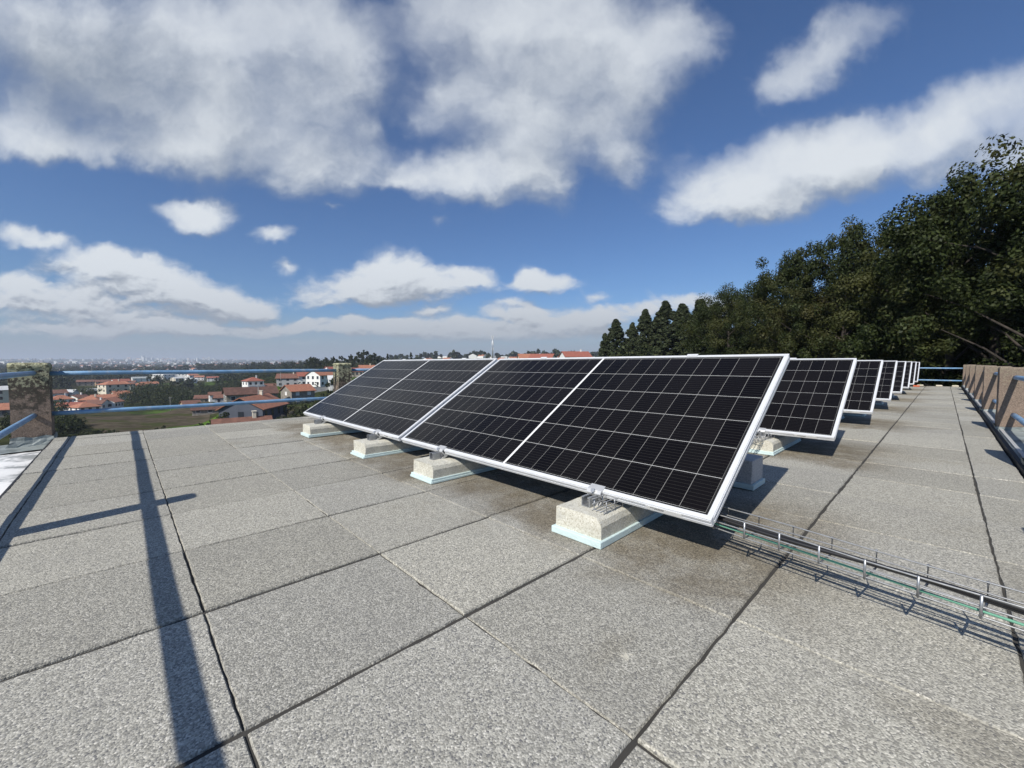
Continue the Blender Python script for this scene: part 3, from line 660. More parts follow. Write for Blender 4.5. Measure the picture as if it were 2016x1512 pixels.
def make_mount():                                  # origin on the kerb top under the panel's lower edge; x back, z up
    r = empty('mounting_frame'); th, hh, wd = .0035, .040, .040
    def chan(mb, x0, x1, z0):                       # open strut channel with its slot facing the camera end
        mb.box((x0, -wd/2, z0), (x1, -wd/2+th, z0+hh)); mb.box((x0, wd/2-th, z0), (x1, wd/2, z0+hh))
        mb.box((x0, -wd/2+th+.0003, z0), (x1, wd/2-th-.0003, z0+th)); mb.box((x0, -wd/2+th+.0003, z0+hh-th), (x1, -wd/2+.011, z0+hh)); mb.box((x0, wd/2-.011, z0+hh-th), (x1, wd/2-th-.0003, z0+hh))
    mb = MB(); chan(mb, -.075, 1.10, 0); mb.build('base_rail', STEEL, r)
    dz = .2386*U-.158*U                            # height of the panel's lower edge over the kerb
    rot = Matrix.Rotation(-TILT, 4, 'Y'); rot.translation = Vector((0, 0, dz-.034))
    mb = MB(); mb.box((.03, -.021, -.038), (PW-.03, .021, -.004), mtx=rot); mb.build('sloping_rail', STEEL, r)
    mb = MB()
    xb = PW*math.cos(TILT)-.06; zb = dz-.05+PW*math.sin(TILT)-.07
    mb.box((xb, -.0255, .004), (xb+.04, -.0215, zb)); mb.box((xb, .0215, .004), (xb+.04, .0255, zb)); mb.build('rear_leg', STEEL, r)
    mb = MB()                                      # hinge plates at the front
    for s in (-1, 1):
        y0, y1 = (-.0295, -.0262) if s < 0 else (.0262, .0295)
        mb.prism([(-.03, .002), (.11, .002), (.11, dz), (.05, dz+.015), (-.005, .047)], 1, y0, y1)
    mb.tube([(-.012, -.034, .02), (-.012, .034, .02)], .006, 8); mb.tube([(.04, -.034, .05), (.04, .034, .05)], .006, 8)
    mb.build('hinge_plate', DKSTEEL, r)
    mb = MB()                                      # bent silver clamp that holds the frame
    mb.prism([(-.034, dz-.060), (-.002, dz-.034), (-.012, dz-.026), (-.024, dz-.010), (-.016, dz+.003), (.016, dz+.016), (.016, dz+.011), (-.008, dz+.001), (-.016, dz-.009), (-.004, dz-.025), (.024, dz-.030), (.024, dz-.038), (-.030, dz-.067)], 1, -.034, .034)
    cl = mb.build('clamp', ALU2, r)
    mb = MB(); mb.tube([(-.029, 0, dz+.004), (-.016, 0, dz-.004)], .009, 6); mb.build('bolt', STEEL, cl)
    return r
mount0 = make_mount()
def kerb_mesh(n, L_, w_, h_, ch, seed):            # kerb stone lying down, one long arris cut away, rough sawn end
    bm = bmesh.new(); rr = random.Random(seed)
    prof = [(-w_/2, 0), (w_/2, 0), (w_/2, h_-.004), (w_/2-.004, h_), (-w_/2+ch, h_), (-w_/2+ch*.3, h_-.010), (-w_/2, h_-.030)]
    rings = []
    for i in range(13):
        x = L_*i/12; rings.append([bm.verts.new((x+(rr.gauss(0, .0022) if i in (0, 12) else 0), p[0]+rr.gauss(0, .0008), p[1]+(rr.gauss(0, .0010) if p[1] > 0 else 0))) for p in prof])
    for A, B in zip(rings, rings[1:]):
        for k in range(len(prof)): bm.faces.new((A[k], A[(k+1) % len(prof)], B[(k+1) % len(prof)], B[k]))
    bm.faces.new(rings[0]); bm.faces.new(rings[-1][::-1])
    bmesh.ops.recalc_face_normals(bm, faces=bm.faces)
    me = bpy.data.meshes.new(n); bm.to_mesh(me); bm.free(); return me
KW = .315*U
kerb_me = [kerb_mesh('kerb_stone', .83, KW, .118*U, .026+.006*i, 3+i) for i in range(3)]
for me in kerb_me: me.materials.append(KERB)
def pad_mesh(nm, lx, ly, th, steps, seed):
    mb = MB(); rr = random.Random(seed); z = 0
    for i in range(steps):
        e = .006*i; mb.box((e-.004*rr.random(), -ly/2+e*.5, z), (lx-e, ly/2-e*.3, z+th/steps), bev=.002); z += th/steps
    o = mb.build(nm, FOAM); me = o.data; bpy.data.objects.remove(o); return me
pad_me = [pad_mesh('foam_pad', .85, KW+.02, .038*U, 1 if i == 0 else 2, 50+i) for i in range(3)]
bmx = MB(); bmx.box((0, 0, 0), (.275*U, .95*U, .19*U), bev=.004); _o = bmx.build('rear_block', GREYBLK); rear_me = _o.data; bpy.data.objects.remove(_o)
bmx = MB(); bmx.box((-.012, -.012, 0), (.275*U+.006, .95*U+.012, .042*U), bev=.002); _o = bmx.build('foam_pad', FOAM); rpad_me = _o.data; bpy.data.objects.remove(_o)
SUP = [1.43, 3.09, 4.365, 6.09]                     # where the brackets stand along a row
SIDE = ['rightmost bracket', 'second bracket from right', 'third bracket from right', 'leftmost bracket']
PITCH_R, XL, ZL, YR, YSM = 3.2452, 2.056, .2386, .7563, 3.8498
rr = random.Random(5)
for k in range(8):
    x = (XL+PITCH_R*k)*U; dz = 0.0
    for j, y in enumerate((YR, YSM)):
        p = panel0 if (k, j) == (0, 0) else copy_tree(panel0)
        p.location = (x, (y+(.0 if j == 0 else .02))*U, ZL*U+dz); p.rotation_euler = (rr.gauss(0, .0012), -TILT+rr.gauss(0, .001), 0)
        side = 'right-hand' if j == 0 else 'left-hand'
        tag(p, f'black solar panel in silver frame, {side} one in the {rowname(k)}', 'solar panel', 'solar panels tilted in eight rows')
    for j, y in enumerate(SUP):
        yy = (y-.02)*U+rr.gauss(0, .004); kx = (1.875 if j == 0 else 1.85)*U+PITCH_R*k*U+rr.gauss(0, .005); rz = rr.gauss(0, .012)
        pad = link('foam_pad', pad_me[(j+k) % 3 if j or k else 0]); pad.location = (kx-.018, yy, .0015); pad.rotation_euler.z = rz
        tag(pad, f'pale blue foam board under the front kerb, {SIDE[j]}, {rowname(k)}', 'foam board', 'foam boards under the concrete blocks')
        kb = link('kerb_stone', kerb_me[(j+2*k) % 3]); kb.location = (kx, yy, .0388*U); kb.rotation_euler.z = rz
        tag(kb, f'cream concrete kerb stone carrying the {SIDE[j]}, {rowname(k)}', 'concrete block', 'concrete blocks under the panel fronts')
        mt = mount0 if (k, j) == (0, 0) else copy_tree(mount0)
        mt.location = (x+.008, yy+.014, .158*U)
        tag(mt, f'galvanised steel frame with silver clamp, {SIDE[j]}, {rowname(k)}', 'bracket', 'panel brackets')
        if j in (0, 2):
            y0 = (1.015 if j == 0 else 4.4)*U
            pd = link('foam_pad', rpad_me); pd.location = ((3.585+PITCH_R*k)*U, y0, .0015); 
            rb = link('rear_block', rear_me); rb.location = ((3.585+PITCH_R*k)*U, y0, .043*U)
            w_ = 'right' if j == 0 else 'left'
            tag(pd, f'pale blue foam board under grey ballast block, {w_} half, {rowname(k)}', 'foam board', 'foam boards under the concrete blocks')
            tag(rb, f'grey concrete ballast block in shade behind the {w_} panel, {rowname(k)}', 'concrete block', 'ballast blocks behind the panels')
mb = MB()
for i in range(3): mb.tube([(0, i*.045, .03), (.16, i*.045, .03)], .025, 10)
tag(mb.build('red_conduit', REDTUBE), 'orange-red plastic conduit lying by the farthest row of panels', 'conduit').location = (24.55*U, .72*U, 0)

# ------------------------------------------------------------------ wire cable trays and cables
def wire_tray(name, a, b_, w_, h_, step, rad, label):
    a, b_ = Vector(a), Vector(b_); d = b_-a; L_ = d.length; t_ = d.normalized(); s = t_.cross(Vector((0, 0, 1))).normalized()
    r = empty(name, a); n = max(2, int(L_/step)); rr = random.Random(int(L_*1000))
    mb = MB(); zs = [(-w_/2, h_), (-w_/2, h_*.5), (-w_/2, 0), (-w_/6, 0), (w_/6, 0), (w_/2, 0), (w_/2, h_*.5), (w_/2, h_)]
    for (sx, z) in zs:
        pts = [t_*(L_*i/12)+s*(sx+.002*math.sin(i*.9+sx*40))+Vector((0, 0, z+rad+.0022*math.sin(i*1.1+z*60))) for i in range(13)]
        mb.tube(pts, rad, 6)
    mb.build('long_wire', WIRE, r)
    for i in range(n+1):
        o_ = t_*(L_*(i+.3)/(n+.6)); e = rad*1.9
        P = [o_-s*(w_/2+e)+Vector((0, 0, h_+rad*2)), o_-s*(w_/2+e)+Vector((0, 0, -.0)), o_+s*(w_/2+e)+Vector((0, 0, -.0)), o_+s*(w_/2+e)+Vector((0, 0, h_+rad*2))]
        MB().tube(P, rad*1.3, 6).build('cross_wire', STEEL, r)
    return tag(r, label, 'cable tray', 'wire cable trays')
TA, TB = Vector((2.325*U, 1.275*U, .158*U)), Vector((2.055*U, -.62*U, .150*U))
wire_tray('cable_tray', TA, TB, .095, .048, .105, .0022, 'long wire mesh cable tray crossing the walkway from under the nearest panels')
def cable(name, f, rad, m, label, n=30):
    return tag(MB().tube([f(i/n) for i in range(n+1)], rad, 8).build(name, m), label, 'cable')
td = (TB-TA).normalized(); ts = td.cross(Vector((0, 0, 1)))
cable('black_cable', lambda a: TA.lerp(TB, a)+ts*(-.012+.010*math.sin(a*7))+Vector((0, 0, .019+.004*math.sin(a*11))), 0.0068, BLACK, 'thick black cable lying in the long wire tray')
cable('thin_cable', lambda a: TA.lerp(TB, a)+ts*(-.030+.008*math.sin(a*9+1))+Vector((0, 0, .016+.003*math.sin(a*13))), .005, BLACK, 'thinner black cable beside the thick one in the long wire tray')
cable('green_cable', lambda a: TA.lerp(TB, a)+ts*(.036+.006*math.sin(a*6+2))+Vector((0, 0, .0105)), .0034, GREEN, 'green cable along the near side of the long wire tray')
wire_tray('cable_tray', (1.93*U, 1.325*U, .160*U), (2.9*U, 1.325*U, .160*U), .050, .042, .055, .0019, 'short wire tray on the kerb stone of the nearest bracket')
wire_tray('cable_tray', (4.25*U, 1.50*U, .12*U), (5.55*U, 1.33*U, .17*U), .060, .042, .055, .0019, 'short wire tray climbing onto the kerb stone of the second row')
cable('black_cable', lambda a: Vector(((2.25+.35*a)*U, (2.95-.5*a)*U, (.30-.25*a*a-.05*math.sin(a*6))*U)), .005, BLACK, 'black cable hanging under the nearest row by its second bracket')

# ------------------------------------------------------------------ trees
def leaves(cent, rad, n_per, size, rng, up=.35, flat=.8, inner=.35):
    """small diamond leaves spread through clumps; returns vertices and quads"""
    cent = np.asarray(cent, float); rad = np.asarray(rad, float); k = len(cent)
    idx = np.repeat(np.arange(k), n_per); n = len(idx)
    d = rng.normal(size=(n, 3)); d /= np.linalg.norm(d, axis=1)[:, None]
    rr_ = (inner+(1-inner)*rng.random(n)**.6)
    pos = cent[idx]+d*(rad[idx]*rr_)[:, None]*np.array([1, 1, flat])
    nrm = d*1.0+rng.normal(size=(n, 3))*.5+np.array([0, 0, up]); nrm /= np.linalg.norm(nrm, axis=1)[:, None]
    a = np.cross(nrm, rng.normal(size=(n, 3))); a /= np.linalg.norm(a, axis=1)[:, None]; b_ = np.cross(nrm, a)
    s = size*(.6+.8*rng.random(n))[:, None]
    v = np.stack([pos+a*s, pos+b_*s*.55, pos-a*s*.9+nrm*s*.15, pos-b_*s*.55], 1).reshape(-1, 3)
    return v, np.arange(4*n).reshape(-1, 4)
def skeleton(name, h, crown, clumps, rbase, lean, seed, m):
    rr = random.Random(seed); mb = MB(); pts = []; n = 9
    for i in range(n):
        a = i/(n-1); pts.append(Vector((lean[0]*a*a+.12*math.sin(a*5+seed), lean[1]*a*a+.12*math.cos(a*4+seed), h*.93*a)))
    mb.tube(pts, [max(.02, rbase*(1-.9*(i/(n-1))**.8)*(1.35 if i == 0 else 1)) for i in range(n)], 9)
    for c in clumps:
        c = Vector(c); zt = max(h*.16, min(h*.85, c.z-.55*math.hypot(c.x, c.y)-.3)); a = zt/(h*.93)
        i = min(n-2, int(a*(n-1))); st = pts[i].lerp(pts[i+1], a*(n-1)-i)
        mid = st.lerp(c, .5)+Vector((rr.gauss(0, .15), rr.gauss(0, .15), .12*(c-st).length*rr.uniform(-.3, 1)))
        r0 = max(.015, rbase*.27*(1-a*.75)); mb.tube([st, mid, c], [r0, r0*.6, r0*.2], 6, cap=False)
    return mb.build(name, m)
def broad_tree(h, cr, seed, nclump, n_per, size, crown0=.28, skew=(0, 0), leafm=OAK, bark=BARK, detail=True, shape='oak'):
    rng_ = np.random.default_rng(seed); cs, rs2, tips = [], [], []
    if shape == 'cone':                                    # feathery upright crown
        for q in range(nclump):
            tt = rng_.random()**.9; a = rng_.random()*6.283; z = crown0+(1-crown0)*tt
            prof = ((1-tt)**.75)*(.72+.5*mnoise.noise(Vector((math.cos(a)*1.6, math.sin(a)*1.6, tt*5+seed))))*(.75+.4*min(1, tt*4))
            rd = cr*max(0, prof)*math.sqrt(.2+.8*rng_.random())
            cs.append((rd*math.cos(a)+skew[0]*z, rd*math.sin(a)+skew[1]*z, h*z)); rs2.append(cr*rng_.uniform(.10, .20)*(1-.45*tt))
        tips = cs[::max(1, len(cs)//24)]
    nl = 0 if shape == 'cone' else max(5, int(nclump/9))
    for q in range(nl):
        a = q*2.4+rng_.normal(0, .5); tt = (q+.5)/nl if shape != 'oak' else ((q+.5)/nl)**.85
        z = crown0+(1-crown0)*tt
        if shape == 'oak': prof = math.sin(math.pi*min(1, .18+.80*tt))**.6
        elif shape == 'cone': prof = (1-tt)**.72*(.88+.24*math.sin(tt*9+seed))+.02
        else: prof = .55+.45*math.sin(math.pi*tt)
        lr = cr*rng_.uniform(.24, .42)*(1 if shape == 'oak' else .30+.58*prof)
        rd = max(0, cr*prof*rng_.uniform(.72, 1.18)-lr*.7)*(1 if q < nl-1 else .3)
        L0 = np.array([rd*math.cos(a)+skew[0]*z, rd*math.sin(a)+skew[1]*z, min(h*z, h-lr*.75)]); tips.append(tuple(L0))
        m_ = max(3, int(nclump/nl))
        for _ in range(m_):
            d = rng_.normal(size=3); d /= np.linalg.norm(d); d[2] = d[2]*.8+.12
            cs.append(tuple(L0+d*lr*rng_.uniform(.55, 1.0)*(1 if shape == 'oak' else .8))); rs2.append(lr*(rng_.uniform(.26, .50) if shape == 'oak' else rng_.uniform(.45, .75)))
    for _ in range(int(nclump*.12) if shape == 'oak' else 0):                       # stray sprays that break the outline
        i = rng_.integers(len(tips)); d = rng_.normal(size=3); d /= np.linalg.norm(d); d[2] = abs(d[2])
        cs.append(tuple(np.array(tips[i])+d*cr*rng_.uniform(.26, .44))); rs2.append(cr*rng_.uniform(.09, .17))
    v, f = leaves(cs, rs2, n_per, size, rng_, flat=1.5 if shape == 'cone' else .8); v[:, 2] *= h/v[:, 2].max()
    cm = mesh_np('crown', v, f); cm.materials.append(leafm)
    sk = skeleton('trunk', h, cr, tips[:26] if detail else tips[:5], h*.024 if shape != 'tall' else h*.014, (skew[0]*.7, skew[1]*.7), seed, bark)
    tm = sk.data; bpy.data.objects.remove(sk); return cm, tm
def place_tree(var, loc, rz, sc, label, cat='tree', group=None, name='tree', szz=None):
    r = empty(name, loc, (0, 0, rz)); r.scale = (sc, sc, szz or sc)
    link('trunk', var[1], None, r); link('crown', var[0], None, r)
    return tag(r, label, cat, group)
def tree_to(var, hv, px, py_top, dist, rz, label, name='broadleaf_tree', group=None, sx=1.0, base=None):
    top = at(px, py_top, dist); g_ = gz(top.x, top.y)-.2 if base is None else base
    s = (top.z-g_)/hv
    return place_tree(var, (top.x, top.y, g_), rz, s*sx, label, 'tree', group, name, s)
H0 = 16.0
OAKS = [broad_tree(H0, 4.6, 101, 230, 240, .066, .46), broad_tree(H0, 5.2, 102, 250, 240, .066, .50, (.6, .2)), broad_tree(H0, 4.2, 103, 220, 240, .066, .44, (-.4, .5)),
        broad_tree(H0, 4.9, 104, 230, 235, .066, .48, (0, -.6), OAK2)]
LOW = [broad_tree(H0, 5.0, 120+i, 190, 200, .08, .14, (.3*i, 0), OAK) for i in range(2)]
THIN = broad_tree(H0, 4.6, 110, 130, 110, .075, .30, (1.2, -.8))
G1 = 'big dark trees of the wood behind the roof'
# (variant, x, top y, distance, turn, spread)
tree_to(THIN, H0, 1985, 252, 25, .4, 'tallest tree of the wood with open ragged branches at the right edge', sx=.8)
tree_to(OAKS[2], H0, 1880, 348, 27, 1.2, 'broad dark tree leaning left just below the tallest tree', sx=.75)
tree_to(OAKS[0], H0, 2070, 300, 23, 2.0, 'dark tree cut off by the right edge of the picture', sx=.9)
tree_to(OAKS[2], H0, 1660, 425, 32, 3.0, 'dense pointed tree standing highest in the middle of the wood', sx=.7)
tree_to(OAKS[3], H0, 1725, 478, 33, .8, 'olive-tinged tree in the notch right of the pointed tree', sx=.6)
tree_to(OAKS[0], H0, 1812, 425, 29, 4.2, 'dark tree right of the notch, before the leaning tree', sx=.5)
tree_to(OAKS[0], H0, 1562, 490, 38, 5.1, 'rounded dark tree stepping down left of the pointed tree', sx=.7)
tree_to(OAKS[3], H0, 1610, 545, 34, 2.4, 'olive-tinged tree low in front of the rounded tree', sx=.85)
tree_to(OAKS[2], H0, 1500, 540, 43, 1.7, 'small-headed dark tree second from the left end of the broad trees', sx=.8)
tree_to(OAKS[1], H0, 1438, 552, 47, .2, 'broad dark tree at the left end of the broad trees, beside the eucalypts', sx=.75)
for k, (px, py, d) in enumerate([(2070, 540, 31), (1990, 560, 33), (1925, 570, 35), (1860, 560, 35), (1800, 590, 38), (1740, 600, 41), (1690, 600, 42), (1640, 610, 44), (1590, 610, 46), (1540, 620, 48), (1490, 630, 52), (1440, 640, 56), (1950, 500, 45), (1830, 540, 48), (1700, 560, 54), (1560, 600, 62)]):
    tree_to(LOW[k % 2], H0, px, py, d, k*1.9, 'dark evergreen tree filling the inside of the wood behind the panels', group=G1, sx=1.15)
# undergrowth that closes the wood low down
rng = np.random.default_rng(77); cs = []
for _ in range(330):
    a = R(rng.uniform(-9, 30)); d = rng.uniform(30, 60); x, y = d*math.cos(a), d*math.sin(a)
    if x < 19.2: continue
    cs.append((x, y, gz(x, y)+rng.uniform(.3, 9.0)))
v, f = leaves(cs, rng.uniform(.7, 1.5, len(cs)), 150, .085, rng)
tag(link('undergrowth', mesh_np('undergrowth', v, f), OAK2), kind='stuff')
# eucalypts
HE = 22.0
EU = [broad_tree(HE, 3.3, 201, 340, 150, .13, .26, (.2, 0), EUC, EUBARK, True, 'cone'), broad_tree(HE, 3.1, 202, 320, 150, .13, .30, (-.2, .3), EUC, EUBARK, True, 'cone'), broad_tree(HE, 3.3, 203, 340, 150, .13, .20, (0, .2), EUC, EUBARK, True, 'cone')]
EL = ['leftmost slim eucalypt of the row, shorter than its neighbour', 'second eucalypt from the left with a rounded shoulder', 'small narrow eucalypt in the dip of the row', 'slim pointed eucalypt left of the tallest one', 'thin eucalypt between two taller pointed ones', 'tallest pointed eucalypt of the row', 'eucalypt just right of the tallest one', 'blunt eucalypt with a double tip near the broad trees', 'eucalypt merging into the broad trees']
for k, (px, py, d, v_, sx) in enumerate([(1193, 655, 92, 2, .9), (1214, 627, 90, 0, 1.1), (1243, 634, 88, 1, .9), (1272, 608, 86, 0, .95), (1292, 622, 84, 1, .8), (1316, 590, 82, 1, 1.1), (1343, 596, 80, 0, 1.05), (1382, 588, 76, 2, 1.0), (1412, 598, 70, 0, 1.1)]):
    tree_to(EU[v_], HE, px, py, d, k*1.1, EL[k], 'eucalyptus_tree', 'eucalypts left of the wood', sx*1.95)
rng = np.random.default_rng(78); cs = []
for _ in range(190):
    px = rng.uniform(1190, 1430); d = rng.uniform(66, 100); p = on_ground(px, d); cs.append((p.x, p.y, p.z+rng.uniform(.5, 9.5)))
v, f = leaves(cs, rng.uniform(1.0, 2.0, len(cs)), 70, .28, rng); tag(link('undergrowth', mesh_np('undergrowth', v, f), MIDG), kind='stuff')

# ------------------------------------------------------------------ houses in the valley
ROOFS = {'orange': plain('orange_roof_tiles', (.36, .15, .088), .85, 0, .2, 1.6, .5, 5), 'red': plain('red_roof_tiles', (.29, .095, .062), .85, 0, .2, 1.5, .5, 5), 'brown': plain('brown_roof_tiles', (.17, .080, .055), .85, 0, .25, 1.2, .5, 5), 'dark': plain('old_dark_tiles', (.11, .055, .04), .9, 0, .3, 1.0), 'grey': plain('grey_sheet_roof', (.34, .36, .35), .6, 0, .15, .8), 'pale': plain('pale_roof', (.60, .60, .58), .7, 0, .1, .5)}
WALLS = {'white': plain('white_wall', (.78, .77, .73), .85, 0, .06, .6), 'cream': plain('cream_wall', (.66, .60, .48), .85, 0, .08, .6), 'grey': plain('grey_wall', (.34, .34, .34), .85, 0, .1, .6), 'stone': plain('stone_wall', (.24, .215, .18), .9, 0, .25, 1.2), 'blue': plain('shaded_blue_grey_wall', (.085, .095, .12), .85, 0, .12, .6), 'ochre': plain('ochre_wall', (.45, .33, .20), .85, 0, .12, .6)}  # the blue-grey wall is coloured darker to paint in the shade on its gable
GLASS = plain('window_glass', (.03, .035, .045), .15); WFRAME = plain('white_window_frame', (.75, .75, .73), .5); SHUT = plain('closed_white_shutter', (.80, .79, .76), .6)
def house(name, px, dist, w_, d_, h_, ridge, rot, roof, wall, label, storeys=2, cols=3, hip=False, chim=True, shutters=False, lift=0.0, cat='house', porch=False):
    p = on_ground(px, dist, lift); face = math.atan2(-p.y, -p.x)
    r = empty(name, p, (0, 0, face+math.pi/2+R(rot)))
    mb = MB(); e = .06
    mb.box((-w_/2, -d_/2, -3), (w_/2, d_/2, h_))
    if not hip:
        for s in (-1, 1): mb.prism([(-d_/2, h_+.002), (d_/2, h_+.002), (0, h_+ridge-.05)], 0, s*w_/2-.12*(s > 0), s*w_/2+.12*(s < 0))
    mb.build('wall', WALLS[wall], r)
    ov = .55; th = .18; mb = MB(); x0, y0 = w_/2+ov, d_/2+ov; zl = h_-ridge*ov/(d_/2)+.06; zr = h_+ridge+.06
    hx = max(.2, w_/2-d_/2*.9) if hip else x0
    for dz_ in (0,):
        A = [(-x0, -y0, zl), (x0, -y0, zl), (x0, y0, zl), (-x0, y0, zl)]; B = [(-hx, 0, zr), (hx, 0, zr)]
        vv = [mb.bm.verts.new(q) for q in A+B]; lo = [mb.bm.verts.new((q[0], q[1], q[2]-th)) for q in A+B]
        for fz in ((0, 1, 5, 4), (2, 3, 4, 5), (1, 2, 5), (3, 0, 4)) if hip else ((0, 1, 5, 4), (2, 3, 4, 5)):
            mb.bm.faces.new([vv[i] for i in fz]); mb.bm.faces.new([lo[i] for i in fz][::-1])
        for i, j in ((0, 1), (2, 3)) + (((1, 2), (3, 0)) if hip else ((1, 5), (5, 2), (3, 4), (4, 0))):
            mb.bm.faces.new((vv[i], lo[i], lo[j], vv[j]))
    rf = mb.build('roof', ROOFS[roof], r)
    if chim:
        mb = MB(); cx_ = w_*.22; mb.box((cx_-.3, -.5, h_+ridge*.4), (cx_+.3, .2, h_+ridge+1.0)); mb.box((cx_-.4, -.6, h_+ridge+1.003), (cx_+.4, .3, h_+ridge+1.15)); mb.build('chimney', WALLS['cream' if wall != 'white' else 'white'], rf)
    sh = h_/storeys
    for s in range(storeys):
        zc = s*sh+sh*.55
        for face_ in ('f', 's', 't'):
            span = w_ if face_ == 'f' else d_; nc = cols if face_ == 'f' else max(1, cols-1)
            for c_ in range(nc):
                u_ = span*((c_+.5)/nc-.5); ww, wh = min(1.3, span/nc*.5), min(1.5, sh*.5)
                mtx = Matrix.Translation((u_, -d_/2, zc)) if face_ == 'f' else (Matrix.Translation((w_/2, u_, zc)) @ Matrix.Rotation(math.pi/2, 4, 'Z') if face_ == 's' else Matrix.Translation((-w_/2, u_, zc)) @ Matrix.Rotation(-math.pi/2, 4, 'Z'))
                mb = MB(); mb.box((-ww/2, -.05, -wh/2), (ww/2, -.004, wh/2), mtx=mtx); wn = mb.build('window', SHUT if shutters else GLASS, r)
                if dist < 260 and wall != 'blue':
                    mb = MB(); q = .09
                    mb.box((-ww/2-q, -.08, wh/2), (ww/2+q, -.004, wh/2+q), mtx=mtx); mb.box((-ww/2-q, -.10, -wh/2-q), (ww/2+q, -.004, -wh/2), mtx=mtx)
                    mb.box((-ww/2-q, -.08, -wh/2+.002), (-ww/2, -.004, wh/2-.002), mtx=mtx); mb.box((ww/2, -.08, -wh/2+.002), (ww/2+q, -.004, wh/2-.002), mtx=mtx); mb.build('frame', WFRAME, wn)
    if porch:
        mb = MB(); mb.box((-w_/2, -d_/2-1.6, sh-.15), (w_/2, -d_/2-.003, sh)); mb.box((-w_/2, -d_/2-1.6, sh+.003), (w_/2, -d_/2-1.5, sh+.9)); mb.build('balcony', WALLS['white'], r)
    return tag(r, label, cat, 'houses scattered in the valley')
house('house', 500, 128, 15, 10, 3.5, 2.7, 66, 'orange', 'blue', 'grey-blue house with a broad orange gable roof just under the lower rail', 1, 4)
house('house', 474, 92, 8.5, 7, 1.6, 1.9, 4, 'brown', 'stone', 'house whose brown tiled roof rises just above the paving edge', 1, 3)
house('house', 418, 96, 5, 5, .7, .9, 0, 'brown', 'stone', 'low brown shed roof left of the nearest brown roof', 1, 1, chim=False, cat='shed')
house('house', 585, 190, 9.5, 8.5, 5.2, 2.3, 28, 'orange', 'stone', 'stone house with a bright orange roof and two white shutters, below the far post', 2, 2, chim=False, shutters=True)
house('house', 635, 240, 12.5, 10, 6.0, 2.6, 42, 'orange', 'white', 'large white house with an orange roof left of the far post', 2, 4)
house('house', 604, 262, 10, 8, 5.6, 2.2, 10, 'red', 'white', 'white house with a small red roof behind the large white one', 2, 2)
house('house', 568, 262, 11, 8, 4.8, 2.2, -8, 'brown', 'grey', 'grey house with a brown roof left of the white houses', 2, 3)
house('house', 497, 300, 9, 9, 7.6, 2.0, 20, 'red', 'white', 'two-storey white house with balconies and a hipped red roof', 2, 3, True, True, porch=True)
house('house', 525, 308, 9, 7, 3.6, 1.4, 0, 'brown', 'cream', 'low cream house right of the balconied white house', 1, 2, chim=False)
house('house', 425, 262, 6.5, 6, 3.6, 1.3, 6, 'brown', 'white', 'tiny white house with two windows under the upper rail', 1, 2, chim=False)
house('house', 448, 235, 10, 7, 3.4, 1.6, -6, 'brown', 'grey', 'long grey house with a dull brown roof right of the tiny white house', 1, 3, chim=False)
house('house', 470, 205, 7, 7, 3.6, 1.9, 66, 'pale', 'stone', 'stone barn with a pale sheet-metal gable roof', 1, 1, chim=False, cat='barn')
house('house', 492, 182, 16, 9, 3.4, 2.2, 8, 'dark', 'stone', 'long old house with a dark brown roof behind the orange gable', 1, 4, chim=False)
house('house', 372, 300, 8, 7, 4.6, 1.9, 14, 'brown', 'ochre', 'brick-coloured house among trees in the middle of the valley', 2, 2, chim=False)
house('house', 398, 325, 8, 7, 3.8, 1.8, -10, 'brown', 'stone', 'low brown-roofed house right of the brick-coloured one', 1, 2, chim=False)
house('house', 412, 215, 12, 8, 2.0, 1.8, -4, 'dark', 'stone', 'dark-roofed sheds right above the lower rail', 1, 3, chim=False, cat='shed')
for k, (px, d, w_, dd, h_, rg, rot, rf, wl, hp, lb) in enumerate([
    (116, 350, 9, 8, 3.6, 2.0, 10, 'orange', 'white', True, 'white house with an orange roof nearest the corner post in the village'),
    (138, 318, 10, 8, 2.6, 1.9, -12, 'red', 'white', False, 'red-roofed house second from the corner post'),
    (163, 312, 9, 9, 3.0, 2.1, 25, 'orange', 'white', True, 'hip-roofed orange house in the middle of the village'),
    (188, 322, 8, 8, 3.6, 2.0, -30, 'brown', 'white', False, 'white gabled house with a brown roof in the village'),
    (214, 326, 8, 8, 4.2, 2.2, 62, 'orange', 'white', False, 'white gable end at the right of the village beside dark trees'),
    (203, 366, 12, 8, 3.6, 1.9, 5, 'orange', 'cream', False, 'long orange roof behind the village houses'),
    (176, 352, 9, 8, 3.4, 1.9, -20, 'orange', 'cream', True, 'orange hipped roof behind the middle of the village'),
    (236, 400, 9, 8, 4.2, 1.8, 15, 'orange', 'cream', False, 'small orange-roofed house at the right rear of the village'),
    (128, 405, 9, 8, 4.6, 1.8, -25, 'pale', 'white', False, 'white building with a pale roof above the village roofs'),
    (151, 372, 7, 7, 3.4, 1.6, 40, 'brown', 'white', False, 'small white house with a dark roof among the village trees'),
    (104, 398, 10, 9, 4.6, 2.0, 12, 'brown', 'white', False, 'white house half behind the corner post')]):
    house('house', px, d, w_, dd, h_, rg, rot, rf, wl, lb, 1, 3, hp, k % 3 == 0)
house('apartment_house', 222, 425, 14, 11, 9.5, 2.2, 25, 'orange', 'cream', 'tall cream apartment house with dark windows above the village', 3, 3, True, True, cat='apartment house')
house('apartment_house', 240, 470, 13, 10, 8.0, 2.0, -20, 'orange', 'cream', 'cream apartment house behind the tall one', 3, 3, True, False, cat='apartment house')
house('greenhouse', 195, 455, 20, 12, 3.4, 1.6, 4, 'grey', 'grey', 'long grey sheet-roofed hall left of the tall cream house', 1, 6, chim=False, cat='hall')
